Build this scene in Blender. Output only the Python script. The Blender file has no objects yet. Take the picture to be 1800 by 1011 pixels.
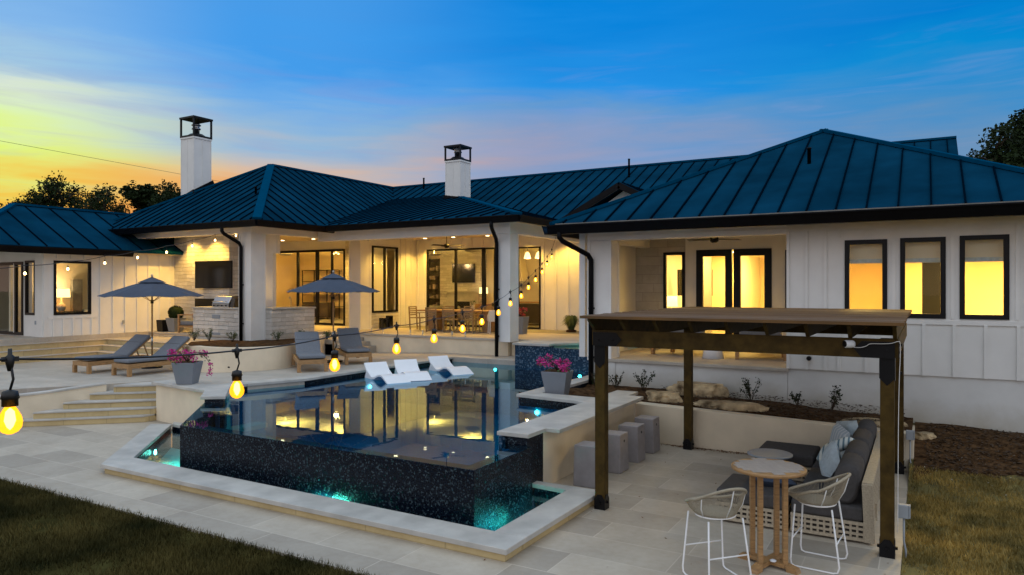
import bpy, bmesh, math, random
from mathutils import Vector, Matrix
random.seed(7)
C = bpy.data.collections.new("place"); bpy.context.scene.collection.children.link(C)
SC = bpy.context.scene
PI = math.pi
R = math.radians

# ------------------------------------------------------------------ camera
cam = bpy.data.cameras.new("camera"); co = bpy.data.objects.new("camera", cam); C.objects.link(co)
cam.sensor_width = 36; cam.lens = 25.12; cam.clip_end = 2000; cam.clip_start = .05
co.location = (0, 0, 3.0); co.rotation_euler = (R(90), 0, R(30))
SC.camera = co
SC.render.resolution_x = 1024; SC.render.resolution_y = 575
SC.view_settings.view_transform = 'Standard'; SC.view_settings.look = 'None'
SC.view_settings.exposure = 0; SC.view_settings.gamma = 1

def lin(r, g, b):
    f = lambda c: ((c/255+.055)/1.055)**2.4 if c > 10 else c/255/12.92
    return (f(r), f(g), f(b), 1)

# ------------------------------------------------------------------ world: dusk sky
W = bpy.data.worlds.new("World"); SC.world = W; W.use_nodes = True
nt = W.node_tree; nt.nodes.clear()
def N(t, tree=None, **k):
    n = (tree or nt).nodes.new(t)
    for a, v in k.items(): setattr(n, a, v)
    return n
def L(a, b, tree=None): (tree or nt).links.new(a, b)
tc = N('ShaderNodeTexCoord'); gen = tc.outputs['Generated']
def wmath(op, a, b=None, c=None, clamp=False):
    n = N('ShaderNodeMath', operation=op, use_clamp=clamp)
    for i, v in enumerate((a, b, c)):
        if v is None: continue
        if isinstance(v, (int, float)): n.inputs[i].default_value = v
        else: L(v, n.inputs[i])
    return n.outputs[0]
def wdot(vec):
    n = N('ShaderNodeVectorMath', operation='DOT_PRODUCT'); L(gen, n.inputs[0]); n.inputs[1].default_value = vec
    return n.outputs['Value']
sep = N('ShaderNodeSeparateXYZ'); L(gen, sep.inputs[0])
hx = wmath('SQRT', wmath('ADD', wmath('MULTIPLY', sep.outputs[0], sep.outputs[0]), wmath('MULTIPLY', sep.outputs[1], sep.outputs[1])))
hx = wmath('MAXIMUM', hx, .001)
side = wmath('DIVIDE', wdot((.866, .5, 0)), hx)        # -1 towards the sunset quarter, +1 away
front = wmath('DIVIDE', wdot((-.5, .866, 0)), hx)
mp = N('ShaderNodeMapping'); L(gen, mp.inputs[0]); mp.inputs['Scale'].default_value = (1.6, 1.6, 9); mp.inputs['Rotation'].default_value = (R(4), R(-3), 0)
no = N('ShaderNodeTexNoise'); L(mp.outputs[0], no.inputs['Vector']); no.inputs['Scale'].default_value = 1.7; no.inputs['Detail'].default_value = 5; no.inputs['Roughness'].default_value = .5
no.inputs['Distortion'].default_value = .4
cl = wmath('SUBTRACT', no.outputs[0], .5)
mp2 = N('ShaderNodeMapping'); L(gen, mp2.inputs[0]); mp2.inputs['Scale'].default_value = (2.2, 2.2, 22); mp2.inputs['Rotation'].default_value = (R(-1), R(2), 0)
no2 = N('ShaderNodeTexNoise'); L(mp2.outputs[0], no2.inputs['Vector']); no2.inputs['Scale'].default_value = 2.1; no2.inputs['Detail'].default_value = 7; no2.inputs['Roughness'].default_value = .55; no2.inputs['Distortion'].default_value = .8
z = wmath('ADD', wmath('ADD', sep.outputs[2], wmath('MULTIPLY', cl, .17)), wmath('MULTIPLY', wmath('SUBTRACT', no2.outputs[0], .5), .07))
def ramp(stops, fac):
    n = N('ShaderNodeValToRGB'); L(fac, n.inputs[0]); e = n.color_ramp.elements
    e[0].position = stops[0][0]; e[0].color = lin(*stops[0][1])
    e[1].position = stops[-1][0]; e[1].color = lin(*stops[-1][1])
    for p, c in stops[1:-1]:
        q = e.new(p); q.color = lin(*c)
    return n.outputs[0]
def mix(f, a, b, mode='MIX', tree=None):
    n = N('ShaderNodeMix', tree, data_type='RGBA', blend_type=mode, clamp_factor=True)
    for i, v in ((0, f), (6, a), (7, b)):
        if isinstance(v, (int, float)): n.inputs[i].default_value = v
        elif isinstance(v, tuple): n.inputs[i].default_value = v
        else: L(v, n.inputs[i], tree)
    return n.outputs[2]
rA = ramp([(0, (240, 140, 50)), (.085, (250, 175, 60)), (.115, (250, 208, 85)), (.145, (232, 252, 130)), (.185, (226, 250, 190)), (.225, (220, 234, 218)), (.26, (165, 205, 232)), (.31, (135, 188, 240)), (.5, (95, 160, 230)), (1, (110, 165, 225))], z)
rB = ramp([(0, (235, 140, 85)), (.11, (242, 175, 115)), (.135, (232, 190, 155)), (.17, (195, 192, 195)), (.215, (150, 188, 222)), (.27, (110, 175, 238)), (.32, (70, 160, 240)), (.5, (80, 155, 230)), (1, (120, 170, 225))], z)
rC = ramp([(0, (150, 140, 165)), (.12, (196, 160, 168)), (.16, (158, 162, 192)), (.215, (105, 158, 212)), (.26, (40, 150, 235)), (.36, (10, 135, 225)), (.6, (60, 145, 220)), (1, (120, 170, 225))], z)
rD = ramp([(0, (120, 150, 185)), (.15, (108, 150, 192)), (.2, (60, 145, 208)), (.25, (8, 142, 215)), (.31, (2, 128, 212)), (.6, (60, 145, 220)), (1, (120, 170, 225))], z)
def mr(v, a, b):
    n = N('ShaderNodeMapRange', interpolation_type='SMOOTHSTEP'); L(v, n.inputs[0]); n.inputs[1].default_value = a; n.inputs[2].default_value = b
    return n.outputs[0]
c1 = mix(mr(side, -.59, -.33), rA, rB)
c2 = mix(mr(side, -.30, .06), c1, rC)
c3 = mix(mr(side, .1, .55), c2, rD)
rBack = ramp([(0, (225, 215, 218)), (.2, (228, 226, 232)), (.6, (212, 220, 236)), (1, (150, 190, 235))], z)
# thin mauve-grey streaks of high cloud
st_ = wmath('MULTIPLY', mr(no2.outputs[0], .5, .72), wmath('MULTIPLY', mr(sep.outputs[2], .36, .2), .27))
c3 = mix(st_, c3, ramp([(0, (215, 160, 140)), (.16, (190, 170, 185)), (.3, (150, 165, 215)), (1, (150, 165, 215))], sep.outputs[2]))
back = N('ShaderNodeVectorMath', operation='SCALE'); L(rBack, back.inputs[0]); back.inputs['Scale'].default_value = 1.22
c4 = mix(mr(front, .45, -.25), c3, back.outputs[0])
zen = mix(mr(sep.outputs[2], .42, .8), c4, (.88, 1.03, 1.2, 1))
bg = N('ShaderNodeBackground'); L(zen, bg.inputs[0]); bg.inputs[1].default_value = .95
wo = N('ShaderNodeOutputWorld'); L(bg.outputs[0], wo.inputs[0])

# the last of the sun, just under the left of the roofs
sl = bpy.data.lights.new("sun", 'SUN'); sl.energy = .25; sl.angle = R(12); sl.color = (1, .72, .4)
so = bpy.data.objects.new("sun", sl); C.objects.link(so)
so.rotation_euler = Vector((.9, -.42, -.1)).to_track_quat('-Z', 'Y').to_euler()

# ------------------------------------------------------------------ materials
def newmat(name):
    m = bpy.data.materials.new(name); m.use_nodes = True; t = m.node_tree; t.nodes.clear()
    out = N('ShaderNodeOutputMaterial', t); p = N('ShaderNodeBsdfPrincipled', t); L(p.outputs[0], out.inputs[0], t)
    return m, t, p, out
def pos(t, sc=(1, 1, 1), local=False):
    if local: s = N('ShaderNodeTexCoord', t).outputs['Object']
    else: s = N('ShaderNodeNewGeometry', t).outputs['Position']
    mpn = N('ShaderNodeMapping', t); L(s, mpn.inputs[0], t); mpn.inputs['Scale'].default_value = sc
    return mpn.outputs[0]
def tnoise(t, v, scale, detail=4, rough=.55):
    n = N('ShaderNodeTexNoise', t); L(v, n.inputs['Vector'], t); n.inputs['Scale'].default_value = scale; n.inputs['Detail'].default_value = detail; n.inputs['Roughness'].default_value = rough
    return n.outputs[0]
def tmr(t, v, a, b, c=0., d=1.):
    n = N('ShaderNodeMapRange', t); L(v, n.inputs[0], t)
    for i, x in enumerate((a, b, c, d)): n.inputs[i+1].default_value = x
    return n.outputs[0]
def bump(t, h, strength, dist=.02, p=None):
    b = N('ShaderNodeBump', t); L(h, b.inputs['Height'], t); b.inputs['Strength'].default_value = strength; b.inputs['Distance'].default_value = dist
    if p: L(b.outputs[0], p.inputs['Normal'], t)
    return b.outputs[0]
def plain(name, col, rough=.6, metal=0, var=.15, scale=6, bmp=0, bscale=40, stretch=(1, 1, 1), local=True, col2=None):
    m, t, p, o = newmat(name)
    v = pos(t, stretch, local); n = tnoise(t, v, scale)
    f = tmr(t, n, .3, .7)
    a = (*[c*(1-var) for c in col], 1); b = (*[min(1, c*(1+var)) for c in (col2 or col)], 1)
    L(mix(f, a, b, tree=t), p.inputs['Base Color'], t)
    p.inputs['Roughness'].default_value = rough; p.inputs['Metallic'].default_value = metal
    if bmp: bump(t, tnoise(t, v, bscale, 3), bmp, .01, p)
    return m
M = {}
M['siding'] = plain('painted_board_siding', (.74, .73, .70), .55, var=.07, scale=1.2, bmp=.1, bscale=25)
M['trim'] = plain('painted_trim', (.76, .755, .74), .5, var=.04, scale=2)
M['roof'] = plain('standing_seam_metal', (.0025, .035, .072), .5, 0, var=.3, scale=.9, local=False)
M['seam'] = plain('seam_metal', (.0005, .006, .014), .5, 0, var=.1)
M['ridgecap'] = plain('ridge_metal', (.0, .05, .11), .45, 0, var=.1)
M['black'] = plain('black_painted_metal', (.006, .006, .007), .4, .2, var=.2)
M['gutter'] = plain('dark_gutter', (.004, .004, .005), .45, .3, var=.2)
M['stucco'] = plain('limewash_plaster', (.72, .62, .46), .85, var=.13, scale=1.1, bmp=.15, bscale=60, local=False)
M['stuccow'] = plain('foundation_plaster', (.62, .62, .60), .85, var=.12, scale=.9, bmp=.15, bscale=50, local=False)
M['soffit'] = plain('ceiling_boards', (.68, .56, .38), .6, var=.1, scale=1)
M['inwall'] = plain('room_paint', (.78, .62, .36), .8, var=.05, scale=.7)
M['inwhite'] = plain('room_white_paint', (.75, .68, .52), .8, var=.04, scale=.7)
M['indark'] = plain('dark_furniture', (.03, .022, .016), .5, var=.3)
M['ingrey'] = plain('grey_furniture', (.18, .17, .15), .7, var=.2)
M['teak'] = plain('teak_wood', (.34, .19, .075), .5, var=.28, scale=9, stretch=(1, 1, 6), bmp=.1)
M['teakgrey'] = plain('weathered_teak', (.33, .28, .24), .6, var=.1, scale=5, stretch=(4, 1, 4))
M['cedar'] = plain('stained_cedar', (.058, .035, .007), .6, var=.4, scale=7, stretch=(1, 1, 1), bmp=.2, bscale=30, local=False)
M['cedartop'] = plain('pale_cedar_slats', (.13, .062, .014), .7, var=.35, scale=3, stretch=(.5, 6, 1), local=False)  # slat cedar, lighter and warmer in tone than the posts
M['cushion'] = plain('grey_cushion_fabric', (.16, .175, .2), .9, var=.1, scale=30, bmp=.15, bscale=400)
M['charcoal'] = plain('charcoal_fabric', (.075, .070, .068), .9, var=.12, scale=20, bmp=.2, bscale=300)
M['canopy'] = plain('slate_canopy_fabric', (.036, .052, .085), .8, var=.08, scale=5, bmp=.08, bscale=200)
M['white'] = plain('white_gloss_plastic', (.78, .8, .83), .3, var=.02)
M['whitemetal'] = plain('white_powder_coat', (.8, .79, .77), .4, var=.03)
M['steel'] = plain('brushed_steel', (.45, .46, .47), .28, 1, var=.1, scale=12, stretch=(1, 8, 1))
M['concrete'] = plain('grey_cast_concrete', (.27, .25, .25), .8, var=.12, scale=5, bmp=.1, bscale=60)
M['potgrey'] = plain('grey_planter', (.19, .21, .24), .6, var=.06, scale=4)
M['teakdry'] = plain('dry_teak', (.25, .175, .095), .6, var=.2, scale=9)
M['rope'] = plain('taupe_rope', (.33, .28, .20), .85, var=.15, scale=60)
M['wicker'] = plain('woven_resin', (.42, .35, .25), .75, var=.2, scale=50, bmp=.2, bscale=160)
M['grass'] = plain('grass_blades', (.022, .034, .007), .7, var=.6, scale=.9, local=False, col2=(.075, .06, .018))
M['drygrass'] = plain('dry_grass_blades', (.13, .115, .018), .7, var=.5, scale=1.6, local=False, col2=(.33, .22, .05))
M['lawn'] = plain('lawn_soil', (.040, .036, .012), .95, var=.7, scale=1.1, bmp=.6, bscale=25, local=False)
M['drylawn'] = plain('dry_lawn', (.13, .105, .028), .95, var=.4, scale=4, bmp=.6, bscale=30, local=False)
M['soil'] = plain('mulched_soil', (.045, .022, .009), 1, var=.6, scale=9, bmp=1, bscale=28, local=False, col2=(.075, .042, .02))
M['bark'] = plain('bark', (.055, .032, .016), .9, var=.3, scale=12)
M['leaf'] = plain('dark_leaves', (.016, .028, .008), .7, var=.5, scale=1.3)
M['leafg'] = plain('garden_leaves', (.05, .09, .025), .6, var=.4, scale=8)
M['petal'] = plain('magenta_petals', (.55, .02, .22), .5, var=.3, scale=40)
M['red'] = plain('red_petals', (.5, .02, .04), .5, var=.2, scale=40)
M['cable'] = plain('black_rubber', (.006, .006, .006), .5, var=.1)
M['pillow'] = plain('pale_blue_fabric', (.48, .56, .60), .9, var=.12, scale=20, bmp=.1, bscale=200)
M['stonetop'] = plain('pale_limestone_slab', (.45, .43, .39), .6, var=.2, scale=2.2, bmp=.06, bscale=60, local=False)
M['conduit'] = plain('grey_pvc', (.3, .33, .36), .5, var=.05)
M['boulder'] = plain('tan_limestone_boulder', (.15, .09, .035), .9, var=.6, scale=4, bmp=1.0, bscale=8, col2=(.40, .30, .17))

for k_, v_ in (('roof', .0), ('seam', .0), ('ridgecap', .0), ('black', .25), ('gutter', .15), ('cedar', .15), ('leaf', .1), ('lawn', 0), ('grass', .1), ('soil', .05), ('charcoal', .1)):
    next(n for n in M[k_].node_tree.nodes if n.type == 'BSDF_PRINCIPLED').inputs['Specular IOR Level'].default_value = v_
def emat(name, col, s):
    m, t, p, o = newmat(name); p.inputs['Base Color'].default_value = (*col, 1)
    p.inputs['Emission Color'].default_value = (*col, 1); p.inputs['Emission Strength'].default_value = s
    return m
M['filament'] = emat('glowing_filament', (1, .62, .2), 26)
M['bulbglow'] = emat('lit_amber_bulb', (1, .42, .05), 3.0)
M['bulbfar'] = emat('lit_small_bulb', (1, .62, .22), 14)
M['shade'] = emat('lit_lamp_shade', (1, .74, .32), 2.2)
M['can'] = emat('lit_downlight', (1, .78, .45), 6)
M['teal'] = emat('lit_pool_lens', (.25, 1, .8), 22)
M['tealspot'] = emat('lit_spa_lens', (.25, 1, .8), 5)

def stain(m, zlo, zhi, slope, tint):
    t = m.node_tree; p = next(n for n in t.nodes if n.type == 'BSDF_PRINCIPLED'); src = p.inputs['Base Color'].links[0].from_socket
    g = N('ShaderNodeNewGeometry', t); sp = N('ShaderNodeSeparateXYZ', t); L(g.outputs['Position'], sp.inputs[0], t)
    n1 = tnoise(t, g.outputs['Position'], 1.6, 6, .65)
    a = N('ShaderNodeMath', t, operation='MULTIPLY_ADD'); L(sp.outputs[0], a.inputs[0], t); a.inputs[1].default_value = slope; L(sp.outputs[2], a.inputs[2], t)
    b2 = N('ShaderNodeMath', t, operation='MULTIPLY_ADD'); L(n1, b2.inputs[0], t); b2.inputs[1].default_value = .7; L(a.outputs[0], b2.inputs[2], t)
    f = tmr(t, b2.outputs[0], zlo+.35, zhi+.35, .75, 0)
    L(mix(f, src, (*tint, 1), tree=t), p.inputs['Base Color'], t)
stain(M['stuccow'], .45, 1.0, .05, (.34, .29, .19))
def stone(name, c1, c2, mortar, bw, rh, scale=1, bmpS=.8, rough=.85, vert=True, msize=.012, warp=0.0):
    m, t, p, o = newmat(name)
    g = N('ShaderNodeNewGeometry', t); s = N('ShaderNodeSeparateXYZ', t); L(g.outputs['Position'], s.inputs[0], t)
    cb = N('ShaderNodeCombineXYZ', t)
    if vert:
        ad = N('ShaderNodeMath', t, operation='ADD'); L(s.outputs[0], ad.inputs[0], t); L(s.outputs[1], ad.inputs[1], t)
        L(ad.outputs[0], cb.inputs[0], t); L(s.outputs[2], cb.inputs[1], t)
    else:
        L(s.outputs[0], cb.inputs[0], t); L(s.outputs[1], cb.inputs[1], t)
    dnz = N('ShaderNodeTexNoise', t); L(g.outputs['Position'], dnz.inputs['Vector'], t); dnz.inputs['Scale'].default_value = 4; dnz.inputs['Detail'].default_value = 3
    dsc = N('ShaderNodeVectorMath', t, operation='MULTIPLY_ADD'); L(dnz.outputs['Color'], dsc.inputs[0], t); dsc.inputs[1].default_value = (warp, warp, 0); L(cb.outputs[0], dsc.inputs[2], t)
    b = N('ShaderNodeTexBrick', t); L(dsc.outputs[0], b.inputs['Vector'], t)
    b.inputs['Color1'].default_value = (*c1, 1); b.inputs['Color2'].default_value = (*c2, 1); b.inputs['Mortar'].default_value = (*mortar, 1)
    b.inputs['Scale'].default_value = 1; b.inputs['Mortar Size'].default_value = msize; b.inputs['Mortar Smooth'].default_value = .3
    b.inputs['Brick Width'].default_value = bw; b.inputs['Row Height'].default_value = rh; b.offset = .37; b.squash = 1.5; b.squash_frequency = 3
    b.inputs['Bias'].default_value = -.1
    n = tnoise(t, g.outputs['Position'], 1.7, 5); n2 = tnoise(t, g.outputs['Position'], 11, 4)
    c = mix(tmr(t, n, .3, .7), b.outputs[0], (.82, .80, .78, 1), 'MULTIPLY', t)
    c = mix(tmr(t, n2, .4, .75, 0, .35), c, (.75, .7, .62, 1), 'MULTIPLY', t)
    L(c, p.inputs['Base Color'], t); p.inputs['Roughness'].default_value = rough
    h = N('ShaderNodeMath', t, operation='MULTIPLY_ADD'); L(b.outputs[1], h.inputs[0], t); h.inputs[1].default_value = -1.2; L(n2, h.inputs[2], t)
    bump(t, h.outputs[0], bmpS, .02, p)
    return m
M['stone'] = stone('white_ashlar_limestone', (.70, .68, .64), (.52, .50, .46), (.42, .40, .36), .52, .135, bmpS=1.0, warp=.075, msize=.006)
M['stone_smooth'] = stone('smooth_ashlar_limestone', (.50, .49, .46), (.42, .41, .38), (.32, .31, .29), .7, .24, bmpS=.5, warp=.02, msize=.006)
M['paver'] = stone('limestone_pavers', (.53, .465, .37), (.35, .305, .245), (.60, .53, .43), 1.15, .61, bmpS=.14, rough=.62, vert=False, msize=.007)
M['deckpaver'] = stone('deck_limestone_pavers', (.50, .455, .39), (.42, .385, .33), (.52, .48, .42), .9, .6, bmpS=.1, rough=.7, vert=False, msize=.005)
M['rise'] = stone('cream_limestone_riser', (.60, .47, .24), (.52, .40, .20), (.45, .35, .18), .8, .4, bmpS=.2, rough=.75)

def mosaic(name, dark, light, amt, scale=42, rough=.18):
    m, t, p, o = newmat(name)
    g = N('ShaderNodeNewGeometry', t)
    v = N('ShaderNodeTexVoronoi', t); L(g.outputs['Position'], v.inputs['Vector'], t); v.inputs['Scale'].default_value = scale; v.inputs['Randomness'].default_value = .75
    s = N('ShaderNodeSeparateColor', t); L(v.outputs['Color'], s.inputs[0], t)
    f = tmr(t, s.outputs[0], 1-amt, 1, 0, 1)
    c = mix(tmr(t, s.outputs[1], 0, 1, 0, .6), (*dark, 1), (dark[0]*2.5+.004, dark[1]*2.5+.006, dark[2]*2.2+.01, 1), tree=t)
    c = mix(f, c, (*light, 1), tree=t)
    L(c, p.inputs['Base Color'], t); p.inputs['Roughness'].default_value = rough
    p.inputs['Specular IOR Level'].default_value = .22
    bump(t, v.outputs['Distance'], .35, .01, p)
    return m
M['mosaic'] = mosaic('glass_mosaic_tile', (.0015, .003, .007), (.05, .075, .09), .2, 50, .16)
M['mosaicb'] = mosaic('blue_glass_mosaic_tile', (.004, .022, .05), (.12, .19, .26), .35, 28, .25)
M['poolin'] = mosaic('pool_interior_finish', (.0, .10, .19), (.002, .13, .23), .3, 30, .6)
M['basin'] = plain('basin_plaster', (.30, .62, .62), .7, var=.1, scale=3, local=False)

def water(name, tint, ior=1.4, bs=.25, bscale=1.3, glossy=(.66, .88, 1)):
    m = bpy.data.materials.new(name); m.use_nodes = True; t = m.node_tree; t.nodes.clear()
    out = N('ShaderNodeOutputMaterial', t);     tr = N('ShaderNodeBsdfTransparent', t); tr.inputs[0].default_value = (*tint, 1)
    gl = N('ShaderNodeBsdfGlossy', t); gl.inputs['Roughness'].default_value = .015; gl.inputs[0].default_value = (*glossy, 1)
    ms = N('ShaderNodeMixShader', t)
    g = N('ShaderNodeNewGeometry', t)
    n = tnoise(t, g.outputs['Position'], bscale, 3)
    b = bump(t, n, bs, .012)
    if bs: L(b, gl.inputs['Normal'], t)
    f0 = ((ior-1)/(ior+1))**2       # Schlick, the same from both sides of the sheet
    dn = N('ShaderNodeVectorMath', t, operation='DOT_PRODUCT'); L(g.outputs['Incoming'], dn.inputs[0], t); L(b if bs else g.outputs['Normal'], dn.inputs[1], t)
    ab = N('ShaderNodeMath', t, operation='ABSOLUTE'); L(dn.outputs['Value'], ab.inputs[0], t)
    om = N('ShaderNodeMath', t, operation='SUBTRACT', use_clamp=True); om.inputs[0].default_value = 1; L(ab.outputs[0], om.inputs[1], t)
    pw_ = N('ShaderNodeMath', t, operation='POWER'); L(om.outputs[0], pw_.inputs[0], t); pw_.inputs[1].default_value = 5
    ma = N('ShaderNodeMath', t, operation='MULTIPLY_ADD', use_clamp=True); L(pw_.outputs[0], ma.inputs[0], t); ma.inputs[1].default_value = 1-f0; ma.inputs[2].default_value = f0
    L(ma.outputs[0], ms.inputs[0], t); L(tr.outputs[0], ms.inputs[1], t); L(gl.outputs[0], ms.inputs[2], t); L(ms.outputs[0], out.inputs[0], t)
    return m
M['water'] = water('pool_water', (.14, .66, .84), 1.6, .13)
M['basinwater'] = water('basin_water', (.6, .92, .92), 1.33, .5, 3)
M['spawater'] = water('bubbling_water', (.7, .95, .95), 1.33, 1.0, 14)
M['glass'] = water('window_glass', (.95, .96, .94), 1.22, 0.0, .1, (1, 1, 1))
M['clear'] = water('clear_glass', (.98, .99, .99), 1.12, 0.0, .1, (1, 1, 1))
M['amber'] = water('amber_bulb_glass', (1, .78, .35), 1.3, 0, .1, (1, .8, .5))

def picture(name, a, b, c):
    m, t, p, o = newmat(name); v = pos(t, (1, 1, 1), True)
    n = tnoise(t, v, 2.2, 2); r = N('ShaderNodeValToRGB', t); L(n, r.inputs[0], t)
    e = r.color_ramp.elements; e[0].position = .35; e[0].color = (*a, 1); e[1].position = .62; e[1].color = (*c, 1); q = e.new(.5); q.color = (*b, 1)
    L(r.outputs[0], p.inputs['Base Color'], t); return m
M['screen'] = plain('television_glass', (.006, .006, .007), .12, var=.1)

def stripes(name, a, b, sc, axis=0, rough=.9, th=.5):
    m, t, p, o = newmat(name); v = pos(t, (1, 1, 1), True); s = N('ShaderNodeSeparateXYZ', t); L(v, s.inputs[0], t)
    q = N('ShaderNodeMath', t, operation='MULTIPLY'); L(s.outputs[axis], q.inputs[0], t); q.inputs[1].default_value = sc
    fr = N('ShaderNodeMath', t, operation='FRACT'); L(q.outputs[0], fr.inputs[0], t)
    gt = N('ShaderNodeMath', t, operation='GREATER_THAN'); L(fr.outputs[0], gt.inputs[0], t); gt.inputs[1].default_value = th
    L(mix(gt.outputs[0], (*a, 1), (*b, 1), tree=t), p.inputs['Base Color'], t); p.inputs['Roughness'].default_value = rough
    return m
M['pillowstripe'] = stripes('striped_pillow_fabric', (.42, .50, .56), (.62, .66, .68), 14, 0, th=.62)
M['throw'] = stripes('striped_throw_fabric', (.62, .66, .62), (.12, .20, .24), 16, 0, th=.6)

# ------------------------------------------------------------------ geometry helpers
class MB:
    def __init__(s): s.v = []; s.f = []; s.T = Matrix.Identity(4); s.sm = False; s.fs = []
    def pt(s, p): s.v.append(tuple(s.T @ Vector(p))); return len(s.v)-1
    def face(s, pts, sm=False): i = [s.pt(p) for p in pts]; s.f.append(i); s.fs.append(sm); return s
    def box(s, x0, y0, z0, x1, y1, z1):
        i = [s.pt(p) for p in ((x0,y0,z0),(x1,y0,z0),(x1,y1,z0),(x0,y1,z0),(x0,y0,z1),(x1,y0,z1),(x1,y1,z1),(x0,y1,z1))]
        for q in ((0,3,2,1),(4,5,6,7),(0,1,5,4),(1,2,6,5),(2,3,7,6),(3,0,4,7)): s.f.append([i[k] for k in q]); s.fs.append(False)
        return s
    def cbox(s, c, d): return s.box(c[0]-d[0]/2, c[1]-d[1]/2, c[2]-d[2]/2, c[0]+d[0]/2, c[1]+d[1]/2, c[2]+d[2]/2)
    def hexa(s, lo, hi):        # two rings of n points
        n = len(lo); a = [s.pt(p) for p in lo]; b = [s.pt(p) for p in hi]
        s.f.append(a[::-1]); s.f.append(b); s.fs += [False, False]
        for k in range(n): s.f.append([a[k], a[(k+1) % n], b[(k+1) % n], b[k]]); s.fs.append(False)
        return s
    def prism(s, poly, z0, z1): return s.hexa([(x, y, z0) for x, y in poly], [(x, y, z1) for x, y in poly])
    def bar(s, a, b, w, h, up=(0, 0, 1)):   # box beam from a to b
        a = Vector(a); b = Vector(b); d = (b-a).normalized(); u = Vector(up)
        if abs(d.dot(u)) > .98: u = Vector((0, 1, 0))
        sd = d.cross(u).normalized(); u = sd.cross(d).normalized()
        r = [sd*w/2*i+u*h/2*j for i, j in ((-1,-1),(1,-1),(1,1),(-1,1))]
        return s.hexa([a+q for q in r], [b+q for q in r])
    def tube(s, pts, r, n=8, closed=False, cap=True):
        pts = [Vector(p) for p in pts]; m = len(pts); rs = r if isinstance(r, (list, tuple)) else [r]*m
        rings = []; u = None
        for k in range(m):
            if closed: d = (pts[(k+1) % m]-pts[k-1]).normalized()
            else: d = (pts[min(k+1, m-1)]-pts[max(k-1, 0)]).normalized()
            if u is None:
                u = Vector((0, 0, 1)) if abs(d.z) < .9 else Vector((1, 0, 0))
            u = (u-d*u.dot(d)).normalized(); w = d.cross(u)
            rings.append([s.pt(pts[k]+(u*math.cos(2*PI*j/n)+w*math.sin(2*PI*j/n))*rs[k]) for j in range(n)])
        for k in range(m if closed else m-1):
            A = rings[k]; B = rings[(k+1) % m]
            for j in range(n): s.f.append([A[j], A[(j+1) % n], B[(j+1) % n], B[j]]); s.fs.append(True)
        if cap and not closed: s.f.append(rings[0][::-1]); s.f.append(rings[-1]); s.fs += [False, False]
        return s
    def lathe(s, prof, c=(0, 0, 0), n=24, sm=True, a0=0):
        rings = []
        for r, zz in prof: rings.append([s.pt((c[0]+r*math.cos(2*PI*j/n+a0), c[1]+r*math.sin(2*PI*j/n+a0), c[2]+zz)) for j in range(n)])
        for k in range(len(prof)-1):
            for j in range(n): s.f.append([rings[k][j], rings[k][(j+1) % n], rings[k+1][(j+1) % n], rings[k+1][j]]); s.fs.append(sm)
        s.f.append(rings[0][::-1]); s.f.append(rings[-1]); s.fs += [False, False]
        return s
    def build(s, name, mat, parent=None, bevel=0, seg=2, loc=None, rot=None):
        me = bpy.data.meshes.new(name); me.from_pydata(s.v, [], s.f); me.polygons.foreach_set('use_smooth', s.fs); me.update()
        bm = bmesh.new(); bm.from_mesh(me); bmesh.ops.recalc_face_normals(bm, faces=bm.faces); bm.to_mesh(me); bm.free()
        o = bpy.data.objects.new(name, me); C.objects.link(o)
        me.materials.append(M[mat] if isinstance(mat, str) else mat)
        if parent: o.parent = parent
        if loc: o.location = loc
        if rot: o.rotation_euler = rot
        if bevel:
            b = o.modifiers.new('bevel', 'BEVEL'); b.width = bevel; b.segments = seg; b.limit_method = 'ANGLE'; b.angle_limit = R(40)
        return o
def tag(o, label, cat, group=None):
    o['label'] = label; o['category'] = cat
    if group: o['group'] = group
    return o
def thing(name, label, cat, loc=(0, 0, 0), rz=0, group=None):
    o = bpy.data.objects.new(name, None); C.objects.link(o); o.location = loc; o.rotation_euler = (0, 0, rz); o.empty_display_size = .2
    return tag(o, label, cat, group)
def struct(o): o['kind'] = 'structure'; return o
def copy_tree(o, parent=None):
    c = o.copy(); C.objects.link(c)
    if parent: c.parent = parent; c.matrix_parent_inverse = o.matrix_parent_inverse
    for ch in o.children: copy_tree(ch, c)
    return c
def point(parent, loc, power, col=(1, .6, .25), r=.08, name='lamp_light'):
    if r > .14:      # ceiling fixtures: a flat disc facing down
        l = bpy.data.lights.new(name, 'AREA'); l.shape = 'DISK'; l.size = .6; l.energy = power*.9; l.color = col
        o = bpy.data.objects.new(name, l); C.objects.link(o); o.location = (loc[0], loc[1], loc[2]+.2)
        if parent: o.parent = parent
        return o
    l = bpy.data.lights.new(name, 'POINT'); l.energy = power; l.color = col; l.shadow_soft_size = r
    o = bpy.data.objects.new(name, l); C.objects.link(o); o.location = loc
    if parent: o.parent = parent
    return o
def spot(parent, loc, power, col=(1, .56, .09), ang=110, name='downlight_beam', aim=None):
    l = bpy.data.lights.new(name, 'SPOT'); l.energy = power; l.color = col; l.shadow_soft_size = .06; l.spot_size = R(ang); l.spot_blend = .6
    o = bpy.data.objects.new(name, l); C.objects.link(o); o.location = loc
    if aim: o.rotation_euler = (Vector(aim)-Vector(loc)).to_track_quat('-Z', 'Y').to_euler()
    if parent: o.parent = parent
    return o
DK = .87; WL = .73; FL = 1.4

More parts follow.
